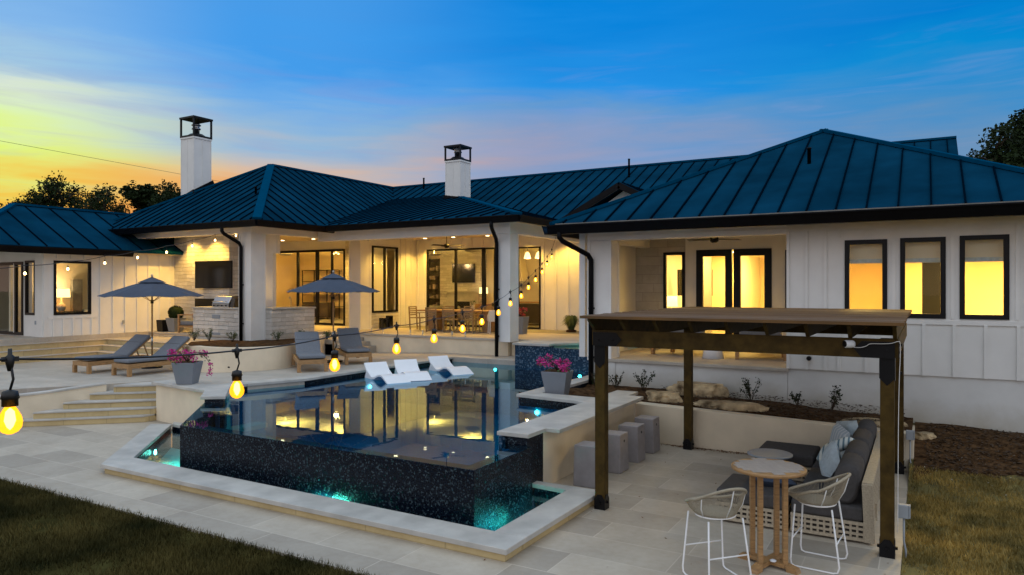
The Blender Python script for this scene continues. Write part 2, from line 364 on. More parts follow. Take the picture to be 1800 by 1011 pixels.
#STRUCTURE
# ------------------------------------------------------------------ ground, patio, decks
b = MB(); hx0, hx1, hy0, hy1 = -14.0, -4.2, 6.9, 18.6
for q in ((-600, -300, 600, hy0), (-600, hy1, 600, 900), (-600, hy0, hx0, hy1), (hx1, hy0, 600, hy1)): b.face([(q[0], q[1], -.1), (q[2], q[1], -.1), (q[2], q[3], -.1), (q[0], q[3], -.1)])
struct(b.build('ground', 'lawn'))
b = MB(); b.box(-40, -12, -.098, -.22, 5.69, -.03)
struct(b.build('lawn', 'lawn'))
b = MB()
for poly in ([(-40, 5.7), (-.22, 5.7), (-.22, 6.9), (-40, 6.9)], [(-4.15, 6.9), (-.22, 6.9), (-.22, 9.28), (-4.15, 9.28)], [(-5.25, 9.28), (-.22, 9.28), (-.22, 13.6), (-5.25, 13.6)], [(-40, 6.9), (-11.62, 6.9), (-13.8, 9.25), (-13.8, 11.0), (-40, 11.0)]): b.prism(poly, -.09, 0)
b.box(-13.79, 9.5, -.09, -12.6, 11, 0)
struct(b.build('patio', 'paver'))
b = MB()
def hgt(x, y):
    t = max(0, min(1, (y-11.9)/3.1)); return -.02 + .52*t*t*(3-2*t) + .03*math.sin(x*2.1+y*3)*t
nx, ny = 30, 40
X0, X1, Y0, Y1 = -.215, 9, -2, 15.1
idx = [[b.pt((X0+(X1-X0)*i/nx, Y0+(Y1-Y0)*j/ny, hgt(X0+(X1-X0)*i/nx, Y0+(Y1-Y0)*j/ny))) for j in range(ny+1)] for i in range(nx+1)]
for i in range(nx):
    for j in range(ny): b.f.append([idx[i][j], idx[i+1][j], idx[i+1][j+1], idx[i][j+1]]); b.fs.append(True)
struct(b.build('side_lawn', 'drylawn'))
# bare soil along the foundation, right
b = MB(); nx, ny = 40, 18
idx = []
for i in range(nx+1):
    x = -.15+9*i/nx; r = []
    for j in range(ny+1):
        y0 = 12.75+.35*math.sin(x*1.7)+.12*math.sin(x*6.1); y = y0+(15.0-y0)*j/ny
        r.append(b.pt((x, y, hgt(x, y)+.008+(.02*random.random() if 0 < j else 0))))
    idx.append(r)
for i in range(nx):
    for j in range(ny): b.f.append([idx[i][j], idx[i+1][j], idx[i+1][j+1], idx[i][j+1]]); b.fs.append(True)
struct(b.build('soil_strip', 'soil'))

# raised pool deck (polygon with pool cut out = strips)
deck = MB()
def dk(x0, y0, x1, y1, top=DK): deck.box(x0, y0, .02, x1, y1, top)
# left terrace: falls gently away from the pool
def tz(x): return DK if x > -13.5 else max(.75, DK-.12*(-13.5-x)/3)
def tq(poly):
    lo = [(x, y, .01) for x, y in poly]; hi = [(x, y, tz(x)) for x, y in poly]; deck.hexa(lo, hi)
tq([(-12.56, 12.05), (-12.56, 19.2), (-13.5, 19.2), (-13.5, 10.3), (-13.0, 10.3), (-13.0, 10.75)])
tq([(-13.501, 10.35), (-13.501, 19.2), (-16.5, 19.2), (-16.5, 9.75), (-15.9, 10.45), (-15.1, 10.45)])
tq([(-16.501, 9.7), (-16.501, 19.2), (-34, 19.2), (-34, 4), (-19.6, 4), (-18.8, 5.6), (-18.1, 7.3), (-17.2, 8.6)])
dk(-12.555, 18.06, -10.2, 24.2)
struct(deck.build('pool_deck', 'deckpaver'))

# ------------------------------------------------------------------ swimming pool
pool = thing('swimming_pool', 'dark mosaic infinity pool with glowing catch basin in the limestone patio', 'swimming pool', (-8, 10, 0))
def pb(b, name, mat, **k):
    o = b.build(name, mat, None, **k); o.parent = pool; o.matrix_parent_inverse = Matrix.Translation((8, -10, 0)); return o
A = (-10.61, 7.45); B = (-4.84, 7.44)
# weir walls (front, right, left diagonal)
b = MB()
b.prism([A, B, (-4.84, 8.95), (-5.04, 8.95), (-5.04, 7.64), (-10.53, 7.65), (-12.27, 9.42), (-12.41, 9.28)], -.35, WL-.004)
pb(b, 'weir_wall', 'mosaic')
# inner shell below water
b = MB()
wat = [(-10.56, 7.5), (-4.9, 7.5), (-4.9, 8.9), (-5.36, 8.9), (-5.36, 12.2), (-6.93, 12.28), (-6.93, 17.75), (-10.1, 17.75), (-10.1, 18.1), (-12.5, 18.1), (-12.5, 12.05), (-12.98, 10.8), (-12.98, 10.25), (-11.9, 9.2), (-12.3, 9.25)]
n = len(wat)
lo = [b.pt((x, y, -.75)) for x, y in wat]; hi = [b.pt((x, y, WL-.06)) for x, y in wat]
b.f.append(lo); b.fs.append(False)
for k in range(n): b.f.append([lo[k], lo[(k+1) % n], hi[(k+1) % n], hi[k]]); b.fs.append(False)
pb(b, 'pool_shell', 'poolin')
b = MB(); b.face([(x, y, WL) for x, y in [(-10.6, 7.46), (-4.85, 7.45), (-4.85, 8.93), (-5.33, 8.93), (-5.33, 12.25), (-6.9, 12.3), (-6.9, 17.78), (-10.08, 17.78), (-10.08, 18.12), (-12.54, 18.12), (-12.54, 12.04), (-12.99, 10.8), (-12.99, 10.2), (-11.9, 9.4), (-12.39, 9.26)]])
wobj = pb(b, 'pool_water', 'water')
# waterline tile band, far edges
b = MB()
b.box(-12.70, 12.05, .1, -12.54, 18.28, DK-.065); b.box(-12.53, 18.12, .1, -10.1, 18.28, DK-.065)
b.prism([(-12.56, 12.06), (-12.99, 10.8), (-13.13, 10.84), (-12.71, 12.1)], .1, DK-.066)
b.prism([(-12.99, 10.8), (-12.99, 10.28), (-11.93, 9.33), (-12.03, 9.22), (-13.14, 10.2), (-13.14, 10.8)], .1, DK-.067)
b.prism([(-12.42, 9.29), (-12.28, 9.44), (-12.0, 9.42), (-11.92, 9.3), (-12.03, 9.22), (-12.2, 9.1)], .1, DK-.068)
b.box(-6.93, 12.3, .1, -5.4, 12.45, .835); b.box(-6.93, 12.46, .1, -6.78, 17.7, .835)
pb(b, 'waterline_tile', 'mosaic')
# coping slabs around the upper pool
b = MB()
b.box(-12.95, 12.05, DK-.055, -12.50, 18.5, DK+.006); b.box(-12.495, 18.07, DK-.055, -10.16, 18.5, DK+.006)
b.prism([(-12.50, 12.04), (-12.96, 10.75), (-13.4, 10.9), (-12.94, 12.04)], DK-.055, DK+.006)
b.prism([(-12.96, 10.74), (-12.96, 10.3), (-11.84, 9.30), (-12.22, 9.02), (-13.4, 10.1), (-13.4, 10.88)], DK-.055, DK+.006)
pb(b, 'coping', 'stonetop', bevel=.008)
# catch basin: water, floor, coping with riser
b = MB()
Bo = [(-11.46, 6.66), (-3.93, 6.68), (-3.90, 9.22), (-4.83, 9.25), (-4.84, 9.12), (-4.36, 9.08), (-4.35, 7.13), (-11.48, 7.21), (-13.55, 9.3), (-13.0, 9.32), (-13.0, 9.62), (-14.4, 9.62)]
b.prism([(-11.50, 6.66), (-3.93, 6.68), (-3.93, 7.13), (-11.48, 7.2)], .09, .155)
b.prism([(-4.355, 7.131), (-3.93, 7.131), (-3.91, 9.30), (-4.36, 9.30)], .09, .155)
b.prism([(-4.361, 9.09), (-4.361, 9.30), (-4.98, 9.30), (-4.98, 9.15)], .09, .155)
b.prism([(-11.50, 6.661), (-11.481, 7.201), (-13.6, 9.36), (-14.0, 9.15)], .09, .155)
b.prism([(-13.59, 9.365), (-12.36, 9.365), (-12.36, 9.55), (-13.8, 9.55)], .09, .155)
pb(b, 'basin_coping', 'stonetop', bevel=.008)
b = MB()
b.prism([(-11.46, 6.70), (-3.97, 6.72), (-3.97, 7.10), (-11.46, 7.17)], .0, .0895)
b.prism([(-4.32, 7.11), (-3.97, 7.11), (-3.95, 9.27), (-4.32, 9.27)], .0, .0895)
pb(b, 'basin_riser', 'rise')
b = MB()
b.face([(-11.6, 7.1, -.35), (-4.2, 7.1, -.35), (-4.2, 9.3, -.35), (-13.8, 9.4, -.35)])
pb(b, 'basin_floor', 'basin')
b = MB()
b.box(-11.6, 7.05, -.35, -4.34, 7.13, .085); b.box(-4.36, 7.135, -.35, -4.3, 9.2, .085); b.box(-4.9, 9.13, -.35, -4.37, 9.2, .085)
b.prism([(-11.5, 7.14), (-11.45, 7.19), (-13.62, 9.36), (-13.7, 9.28)], -.35, .085); b.box(-13.6, 9.37, -.35, -12.4, 9.45, .085)
pb(b, 'basin_wall', 'mosaic')
b = MB(); b.face([(-11.45, 7.135, .03), (-4.362, 7.135, .03), (-4.362, 9.125, .03), (-4.84, 9.125, .03), (-4.845, 7.43, .03), (-10.63, 7.435, .03), (-12.5, 9.36, .03), (-13.55, 9.36, .03)])
pb(b, 'basin_water', 'basinwater')
def pool_light(x, y, z, nrm, power, col=(.12, 1, .72), tiny=.045):
    b = MB(); b.T = Matrix.Translation((x, y, z)) @ Vector(nrm).to_track_quat('Z', 'Y').to_matrix().to_4x4(); b.lathe([(tiny, 0), (tiny, .02), (tiny*.8, .03)], n=14)
    o = pb(b, 'pool_light', 'teal')
    q_ = Vector((x, y, z))+Vector(nrm)*.04; l = spot(None, q_, power*.5, col, 165, 'underwater_light', aim=q_+Vector(nrm)+Vector((0, 0, -.55 if z < .1 else -.15))); l.parent = pool; l.matrix_parent_inverse = Matrix.Translation((8, -10, 0))
pool_light(-7.35, 7.16, -.12, (0, 1, 0), 480)
pool_light(-4.365, 7.7, -.22, (-1, 0, 0), 230, (.05, .95, .85)); pool_light(-4.365, 8.6, -.22, (-1, 0, 0), 40, (.05, .95, .85))
pool_light(-12.35, 8.15, -.05, (.7, .7, 0), 80)
pool_light(-11.0, 18.08, WL-.16, (0, -1, 0), 30, (.1, .95, .85))
pool_light(-8.1, 17.72, WL-.14, (0, -1, 0), 6, (.1, .95, .85))
pool_light(-6.5, 12.24, WL-.15, (0, -1, 0), 18, (.08, .85, .95))
pool_light(-12.46, 14.2, WL-.3, (1, 0, 0), 6)

# ------------------------------------------------------------------ pedestal beside steps
pd = thing('planter_pedestal', 'cream plastered pedestal with pale cap between the steps and the pool', 'pedestal', (-14, 9.8, 0))
def pl(b, name, mat, par, **k):
    o = b.build(name, mat, None, **k); o.parent = par
    o.matrix_parent_inverse = Matrix.Translation(-Vector(par.location)); return o
b = MB(); b.prism([(-15.05, 9.97), (-13.2, 9.75), (-12.42, 9.56), (-12.40, 9.31), (-12.2, 9.5), (-12.95, 10.3), (-15.05, 10.35)], 0, DK-.06); pl(b, 'base', 'stucco', pd)
b = MB(); b.prism([(-15.12, 9.9), (-12.9, 9.62), (-12.62, 9.4), (-13.4, 10.12), (-13.4, 10.34), (-15.12, 10.4)], DK-.058, DK+.004); pl(b, 'cap', 'stonetop', pd, bevel=.006)

# ------------------------------------------------------------------ steps down to the patio (left)
st = thing('stone_steps', 'broad cream limestone steps descending from upper terrace to patio beside the pool', 'steps', (-16, 9.5, 0))
fr = [((-17.0, 7.85), (-15.04, 9.70)), ((-16.72, 8.22), (-15.04, 9.93)), ((-16.55, 8.75), (-15.04, 10.16)), ((-16.4, 9.25), (-15.04, 10.38)), ((-16.1, 9.62), (-15.04, 10.58))]
for k, (p, q) in enumerate(fr):
    z0 = .15*k; z1 = .15*(k+1)
    b = MB(); b.prism([p, q, (q[0], 11.2), (p[0]-.45, 11.2)], max(0, z0-.05), z1-.035); pl(b, 'riser', 'rise', st)
    b = MB(); d = .025; b.prism([(p[0]+d, p[1]-d), (q[0], q[1]-d-.01), (q[0], 11.15), (p[0]-.4, 11.15)], z1-.0345, z1 + (.006 if k == 4 else 0)); pl(b, 'tread', 'stonetop', st, bevel=.005)
lw = thing('low_curved_wall', 'low curved plastered wall left of the patio steps', 'wall', (-16, 8, 0))
pts = [(-19.2, 3.6, .58), (-18.5, 5.4, .60), (-17.85, 6.8, .61), (-17.35, 7.6, .62), (-16.95, 8.2, .64), (-16.75, 8.65, .67), (-16.6, 9.1, .71), (-16.35, 9.6, .76)]
b = MB(); c_ = MB()
for k in range(len(pts)-1):
    (xa, ya, za), (xb, yb, zb) = pts[k], pts[k+1]
    b.hexa([(xa-.2, ya+.05, -.01), (xa, ya, -.01), (xb, yb, -.01), (xb-.2, yb+.05, -.01)], [(xa-.2, ya+.05, za), (xa, ya, za), (xb, yb, zb), (xb-.2, yb+.05, zb)])
    c_.hexa([(xa-.22, ya+.06, za), (xa+.02, ya-.01, za), (xb+.02, yb-.01, zb), (xb-.22, yb+.06, zb)], [(xa-.22, ya+.06, za+.035), (xa+.02, ya-.01, za+.035), (xb+.02, yb-.01, zb+.035), (xb-.22, yb+.06, zb+.035)])
pl(b, 'wall', 'stucco', lw); pl(c_, 'cap', 'stonetop', lw)
b = MB(); b.prism([(-19.5, 3.6), (-18.6, 5.6), (-17.9, 7.1), (-17.1, 8.3), (-16.8, 9.2), (-17.2, 9.0), (-18.2, 7.5), (-19.0, 5.8), (-20, 3.6)], .0, .60); struct(b.build('planting_soil', 'soil'))

# ------------------------------------------------------------------ swim-up bar
bar = thing('pool_bar', 'long pale stone bar counter on a cream wall behind the block stools', 'bar counter', (-5, 11, 0))
b = MB(); b.prism([(-4.94, 9.5), (-4.90, 13.28), (-5.3, 13.28), (-5.3, 9.5)], 0, .835); pl(b, 'bar_wall', 'stucco', bar)
b = MB(); b.prism([(-5.36, 8.99), (-4.935, 8.99), (-4.945, 9.495), (-5.36, 9.495)], -.3, .834); pl(b, 'tiled_pier', 'mosaic', bar)
b = MB(); b.box(-5.36, 8.9, -.3, -5.305, 12.4, .833); pl(b, 'tiled_pool_side', 'mosaicb', bar)
b = MB(); b.prism([(-5.42, 8.94), (-4.9, 8.96), (-4.9, 9.5), (-4.67, 9.5), (-4.69, 13.2), (-5.0, 13.2), (-5.0, 13.75), (-5.45, 13.75), (-5.45, 12.62), (-6.62, 12.66), (-6.62, 17.5), (-6.98, 17.5), (-6.98, 12.26), (-5.66, 12.1), (-5.42, 12.0)], .84, .9)
pl(b, 'counter_slab', 'stonetop', bar, bevel=.008)

# ------------------------------------------------------------------ retaining wall, planting bed
rw = thing('retaining_wall', 'cream plastered retaining wall behind the sectional sofa', 'wall', (-2.5, 13.4, 0))
b = MB(); b.hexa([(-4.9, 13.3, 0), (-.15, 13.3, 0), (-.15, 13.55, 0), (-4.9, 13.55, 0)], [(-4.9, 13.3, .74), (-.15, 13.3, .62), (-.15, 13.55, .62), (-4.9, 13.55, .74)]); pl(b, 'wall', 'stucco', rw, bevel=.015)
b = MB(); b.box(-.4, 13.551, -.05, -.15, 15.0, .5); pl(b, 'return', 'stucco', rw)
b = MB(); nx, ny = 70, 26; idx = []
for i in range(nx+1):
    x = -6.6+6.42*i/nx; r = []
    for j in range(ny+1):
        y0 = 12.66 if x < -5.45 else (13.76 if x < -4.98 else 13.56)
        y = y0+(15.02-y0)*j/ny if x > -6.0 else y0+(17.4-y0)*j/ny
        zz = .80-.045*max(0, x+5)+.05*math.sin(x*3.1)*math.sin(y*4)+.02*random.random()
        if x > -5: zz = min(zz, .74-.027*(x+4.9)+.1*(y-y0))
        if j == 0 : zz -= .06
        r.append(b.pt((x, y, zz)))
    idx.append(r)
for i in range(nx):
    for j in range(ny): b.f.append([idx[i][j], idx[i+1][j], idx[i+1][j+1], idx[i][j+1]]); b.fs.append(True)
struct(b.build('planting_bed', 'soil'))

#HOUSE
house = thing('house', 'sprawling white single-storey house with blue metal hip roofs and glowing windows', 'house', (0, 0, 0))
def hb(b, name, mat, **k): return b.build(name, mat, house, **k)

# porch floors / foundations
def slab(name, x0, y0, x1, y1, top=FL):
    f = hb(MB().box(x0, y0, .05, x1, y1, top-.07), 'foundation', 'stucco' if name != 'r' else 'stuccow')
    g = hb(MB().box(x0-.03, y0-.05, top-.068, x1+.03, y1, top), 'porch_floor', 'deckpaver', bevel=.008)
    return f
slab('m', -18.93, 19.15, -11.2, 30)
slab('m', -11.16, 19.3, -10.5, 30)
slab('l', -31, 15.95, -18.97, 30)
b = MB(); b.prism([(-10.47, 18.95), (-9.55, 18.95), (-8.15, 20.0), (-6.6, 20.65), (-6.6, 30), (-10.47, 30)], .05, FL-.002); hb(b, 'porch_floor', 'deckpaver')
b = MB(); b.box(-10.47, 18.4, .05, -10.21, 18.949, FL-.01); hb(b, 'foundation', 'stucco')
slab('r', -6.56, 15.02, -2.36, 24)
b = MB(); b.box(-2.355, 15.03, -.4, 5.5, 24, 1.398); hb(b, 'foundation', 'stuccow')
b = MB(); b.box(-6.59, 15.0, .3, -6.0, 15.6, 1.335); hb(b, 'foundation', 'stuccow')

def battens(b, axis, fixed, a0, a1, z0, z1, out, step=.5, start=None, w=.055, t=.034):
    a = a0 + (step/2 if start is None else start)
    while a < a1-.03:
        if axis == 'x': b.box(a-w/2, fixed, z0, a+w/2, fixed+out*t, z1)
        else: b.box(fixed, a-w/2, z0, fixed+out*t, a+w/2, z1)
        a += step
def wall_with_holes(b, axis, fixed, a0, a1, z0, z1, holes, thick):
    """solid wall with rectangular openings; axis 'x' = wall runs along X; holes = (a, b, zlo, zhi) sorted"""
    cur = a0
    def bx(p, q, u, v):
        if q-p < 1e-4 or v-u < 1e-4: return
        if axis == 'x': b.box(p, min(fixed, fixed+thick), u, q, max(fixed, fixed+thick), v)
        else: b.box(min(fixed, fixed+thick), p, u, max(fixed, fixed+thick), q, v)
    for (p, q, u, v) in holes:
        bx(cur, p, z0, z1); bx(p, q, z0, u); bx(p, q, v, z1); cur = q
    bx(cur, a1, z0, z1)
def window(axis, fixed, a0, a1, z0, z1, out, fw=.07, mull=(), bars=(), name='window', depth=.1, door=False, glass='glass'):
    """frame + pane; out = direction of the outside face (+1/-1)"""
    f = MB(); o0, o1 = (fixed-out*depth*.6, fixed+out*.03); lo, hi = min(o0, o1), max(o0, o1)
    def bx(p, q, u, v, l=lo, h=hi):
        if axis == 'x': f.box(p, l, u, q, h, v)
        else: f.box(l, p, u, h, q, v)
    bx(a0, a0+fw, z0, z1); bx(a1-fw, a1, z0, z1); bx(a0+fw, a1-fw, z0, z0+fw); bx(a0+fw, a1-fw, z1-fw, z1)
    for m_ in mull:
        p, wd = (m_ if isinstance(m_, tuple) else (m_, fw*1.1)); bx(p-wd/2, p+wd/2, z0+fw, z1-fw, lo+.01, hi-.006)
    for zb in bars: bx(a0+fw, a1-fw, zb-.012, zb+.012, lo+.02, hi-.012)
    fo = f.build(name, 'black', house)
    g = MB(); m_ = fixed-out*.03
    if axis == 'x': g.face([(a0+fw*.5, m_, z0+fw*.5), (a1-fw*.5, m_, z0+fw*.5), (a1-fw*.5, m_, z1-fw*.5), (a0+fw*.5, m_, z1-fw*.5)])
    else: g.face([(m_, a0+fw*.5, z0+fw*.5), (m_, a1-fw*.5, z0+fw*.5), (m_, a1-fw*.5, z1-fw*.5), (m_, a0+fw*.5, z1-fw*.5)])
    g.build('pane', glass, fo)
    return fo

# ---- right wing front wall
YR = 15.0
b = MB()
RWw = [(-1.32, -.60, 2.44, 3.90), (-.39, .33, 2.44, 3.91), (.54, 1.27, 2.44, 3.92), (1.50, 2.25, 2.44, 3.92)]
wall_with_holes(b, 'x', YR, -2.37, 5.5, 1.40, 4.35, RWw, .2)
battens(b, 'x', YR, -2.37, -1.4, 1.40, 4.15, -1, .34, .03)
for a0, a1 in ((-.60, -.39), (.33, .54), (1.27, 1.5)): b.box((a0+a1)/2-.03, YR-.02, 2.44, (a0+a1)/2+.03, YR, 4.15)
b.box(-1.4, YR-.026, 2.33, 5.4, YR, 2.41)
battens(b, 'x', YR, -1.45, 5.4, 1.40, 2.33, -1, .47, .03)
battens(b, 'x', YR, -1.45, 2.3, 3.95, 4.15, -1, .47, .03)
battens(b, 'x', YR, 2.3, 5.4, 2.41, 4.15, -1, .47, .1)
b.box(-2.37, YR-.03, 4.1, 5.5, YR-.0001, 4.22)
b.box(-2.37, 15.2, FL, -2.2, 18.3, 4.2)
hb(b, 'wall', 'siding')
for w in RWw: window('x', YR, *w, -1, fw=.082)
# room behind right windows
def room(x0, y0, x1, y1, z0, z1, mat='inwall', open_front=True, floor='ingrey', nocap=(), ceil='inwhite'):
    b = MB()
    if 'back' not in nocap: b.box(x0, y1, z0, x1, y1+.1, z1)
    if 'left' not in nocap: b.box(x0-.1, y0, z0, x0, y1+.1, z1)
    if 'right' not in nocap: b.box(x1, y0, z0, x1+.1, y1+.1, z1)
    hb(b, 'room_wall', mat)
    hb(MB().box(x0-.1, y0, z1, x1+.1, y1+.1, z1+.06), 'room_ceiling', ceil)
    hb(MB().box(x0-.1, y0, z0-.05, x1+.1, y1+.1, z0+.005), 'room_floor', floor)
room(-2.15, 15.25, 5.4, 21.5, FL, 3.98)
hb(MB().box(-2.14, 21.3, 3.72, 5.39, 21.49, 3.975), 'crown_molding', 'ingrey')
hb(MB().box(-.75, 18.6, FL, -.6, 21.49, 3.97), 'partition_wall', 'inwall')
hb(MB().box(-.05, 19.0, FL, .42, 19.1, 3.97), 'dark_curtain', 'black')

for (a0, a1, z0, z1) in RWw:
    hb(MB().box(a0+.02, 15.215, 3.54, a1-.02, 15.235, 3.97), 'window_shade', 'inwhite'); hb(MB().box(a0+.02, 15.21, 3.46, a1-.02, 15.24, 3.539), 'shade_hem', 'pillow')
b = MB(); b.box(2.9, 21.45, FL, 3.0, 21.49, 3.55); b.box(3.9, 21.45, FL, 4.0, 21.49, 3.55); b.box(3.0, 21.45, 3.45, 3.9, 21.49, 3.55); hb(b, 'door_casing', 'inwhite')
for a0 in (.50, 1.30, -.44, .36): b = MB(); [b.tube([(a0+.012*k, 15.27+.015*(k % 2), 1.9), (a0+.012*k, 15.27+.015*(k % 2), 3.95)], .011, 6) for k in range(5)]; hb(b, 'curtain', 'inwhite')
# ---- column 3 and porch 3
def column(x0, y0, x1, y1, z0, z1, name='porch_column'):
    b = MB(); b.box(x0, y0, z0, x1, y1, z1)
    for xa, ya, xb, yb in ((x0-.012, y0-.014, x0+.07, y0), (x1-.07, y0-.014, x1+.012, y0), (x1, y0-.012, x1+.014, y0+.07), (x1, y1-.07, x1+.014, y1+.012)): b.box(xa, ya, z0, xb, yb, z1)
    return hb(b, name, 'siding')
column(-6.66, 15.0, -6.10, 15.5, 1.345, 4.06)
column(-11.36, 18.68, -10.86, 19.18, 1.345, 4.64)
column(-19.5, 15.85, -18.93, 16.42, FL-.15, 4.78)
column(-19.0, 20.5, -18.45, 21.1, FL, 4.78)
# beams
b = MB(); b.box(-6.66, 14.98, 4.065, -2.372, 15.3, 4.33); b.box(-6.66, 15.3, 4.065, -6.4, 19, 4.33); hb(b, 'porch_beam', 'trim')
b = MB(); b.box(-18.8, 18.66, 4.645, -10.84, 18.98, 5.0); b.box(-11.1, 18.98, 4.645, -10.84, 24.0, 5.0); hb(b, 'porch_beam', 'trim')
b = MB(); b.box(-26.2, 15.83, 4.785, -18.9, 16.12, 5.0); b.box(-19.2, 16.12, 4.785, -18.9, 24, 5.0); hb(b, 'porch_beam', 'trim')
# soffits & porch ceilings
b = MB(); b.box(-7.15, 14.3, 4.335, 2.8, 27, 4.36); hb(b, 'soffit', 'soffit')
b = MB(); b.box(-18.5, 18.15, 5.002, -10.3, 26, 5.03); hb(b, 'soffit', 'soffit')
b = MB(); b.box(-27.1, 15.3, 5.004, -18.0, 28, 5.035); hb(b, 'soffit', 'soffit')

# porch3 back wall at Y=18.5
YB = 18.5
b = MB(); P3 = [(-5.14, -3.27, FL+.02, 3.97), (-2.95, -2.3, FL+.6, 3.92)]
wall_with_holes(b, 'x', YB, -5.43, -2.2, FL, 4.33, P3, .15)
hb(b, 'wall', 'siding')
b = MB(); wall_with_holes(b, 'x', YB, -7.0, -5.43, FL, 4.33, [(-6.02, -5.44, FL+.4, 3.93)], .15); hb(b, 'stone_wall', 'stone_smooth')
window('x', YB, -6.02, -5.44, FL+.4, 3.93, -1, fw=.075)
window('x', YB, -5.14, -4.23, FL+.02, 3.97, -1, fw=.17, name='french_door')
window('x', YB, -4.19, -3.27, FL+.02, 3.97, -1, fw=.17, name='french_door')
window('x', YB, -2.95, -2.3, FL+.6, 3.92, -1, fw=.1)
# glass in left return
window('y', -7.0, 17.2, 18.4, FL+.1, 3.95, 1, fw=.05, bars=(2.3, 3.1))
b = MB(); b.box(-7.15, 15.6, FL-.05, -7.001, 17.2, 4.33); b.box(-7.15, 17.2, 3.95, -7.001, 18.6, 4.33); hb(b, 'wall', 'siding')
room(-7.3, 18.66, -2.21, 23.5, FL, 4.1)
hb(MB().box(-4.6, 20.6, FL, -4.5, 23.49, 3.95), 'partition_wall', 'inwhite')
hb(MB().box(-5.9, 20.6, FL, -5.3, 20.7, 3.95), 'partition_wall', 'inwhite')
hb(MB().box(-3.6, 23.3, FL, -2.8, 23.48, 3.5), 'inner_door', 'inwhite')

# ---- M porch: back wall Y=24.0
YM = 24.0
b = MB(); H = [(-17.95, -14.6, FL+.02, 4.58), (-13.62, -12.6, FL+.02, 4.56)]
wall_with_holes(b, 'x', YM, -18.5, -6.8, FL, 5.0, H, .15)
battens(b, 'x', YM, -18.5, -17.98, FL, 5.0, -1, .3, .1); battens(b, 'x', YM, -12.58, -6.8, FL, 5.0, -1, .52, .1); battens(b, 'x', YM, -14.55, -13.68, FL, 5, -1, .4, .2)
battens(b, 'x', YM, -17.9, -12.6, 4.62, 5.0, -1, .52, .1)
b.box(-12.58, YM-.025, 4.56, -6.8, YM, 4.62)
hb(b, 'wall', 'siding')
window('x', YM, -17.95, -14.6, FL+.02, 4.58, -1, fw=.07, mull=[(-16.5, .1), (-15.15, .17)], name='sliding_door')
window('x', YM, -13.62, -12.6, FL+.02, 4.56, -1, fw=.06, name='glass_door')
b = MB(); b.box(-6.9, 16, FL-.1, -6.8, 24, 4.42)
hb(b, 'wall', 'siding')
# L right wall with window, X=-18.45
b = MB(); wall_with_holes(b, 'y', -18.5, 21.1, 24.0, FL+.001, 5.0, [(21.2, 22.75, 2.02, 4.62)], -.15)
battens(b, 'y', -18.5, 22.85, 24, FL, 5, 1, .35, .1); hb(b, 'wall', 'siding')
hb(MB().box(-18.5, 21.1, FL, -18.47, 22.8, 2.0), 'stone_wall', 'stone')
window('y', -18.48, 21.2, 22.75, 2.02, 4.62, 1, fw=.07, mull=[(21.95, .09)])
# L back glass wall
b = MB(); wall_with_holes(b, 'x', 22.15, -27.0, -18.66, FL, 5.0, [(-25.5, -20.75, FL+.02, 4.6)], .15)
hb(b, 'wall', 'siding')
hb(MB().box(-20.7, 22.1, FL, -20.2, 22.149, 4.95), 'stone_wall', 'stone')
window('x', 22.15, -25.5, -20.75, FL+.02, 4.6, -1, fw=.09, mull=[(-23.5, .1), (-22.35, .16), (-21.5, .09)], name='sliding_door')
# TV fireplace mass
b = MB(); b.box(-24.55, 17.0, FL, -23.6, 18.2, 5.0); b.box(-23.6, 16.85, FL, -21.25, 18.2, 5.0); hb(b, 'stone_fireplace', 'stone')
b = MB(); b.box(-23.1, 16.82, FL+.55, -21.4, 16.849, FL+1.2); hb(b, 'firebox', 'black')
b = MB(); b.box(-21.24, 17.6, FL, -19.9, 17.75, 5.0); b.box(-19.9, 17.6, 4.2, -19.7, 17.75, 5.0); hb(b, 'wall', 'siding')

# ---- LW wall
XW = -24.55
b = MB(); wall_with_holes(b, 'y', XW, 12.36, 17.3, FL+.001, 4.5, [(12.68, 13.88, 2.1, 3.88)], -.2)
battens(b, 'y', XW, 12.6, 14.2, FL, 1.98, 1, .31, .07); b.box(XW, 12.5, 1.98, XW+.026, 14.1, 2.06)
battens(b, 'y', XW, 14.1, 16.95, FL, 4.3, 1, .44, .1); b.box(XW, 12.36, FL, XW+.026, 12.44, 4.3)
battens(b, 'y', XW, 12.68, 13.9, 3.95, 4.3, 1, .44, .1)
hb(b, 'wall', 'siding')
window('y', XW, 12.68, 13.88, 2.1, 3.88, 1, fw=.075)
b = MB(); wall_with_holes(b, 'x', 12.36, -30, -24.56, FL, 4.3, [(-28.8, -25.75, FL+.02, 3.85), (-25.62, -25.0, 2.1, 3.88)], .2); b.box(-25.0, 12.335, FL, -24.55, 12.36, 4.3)
hb(b, 'wall', 'siding')
window('x', 12.36, -25.62, -25.0, 2.1, 3.88, -1, fw=.07)
window('x', 12.36, -28.8, -25.75, FL+.02, 3.85, -1, fw=.1, mull=[(-26.25, .1)], name='sliding_door')
b = MB(); b.box(-26.3, 12.31, FL+.1, -26.27, 12.32, 3.8); hb(b, 'door_seal', 'whitemetal')
room(-29.5, 12.57, -24.76, 16.9, FL, 3.95, 'inwhite', nocap=('right',))
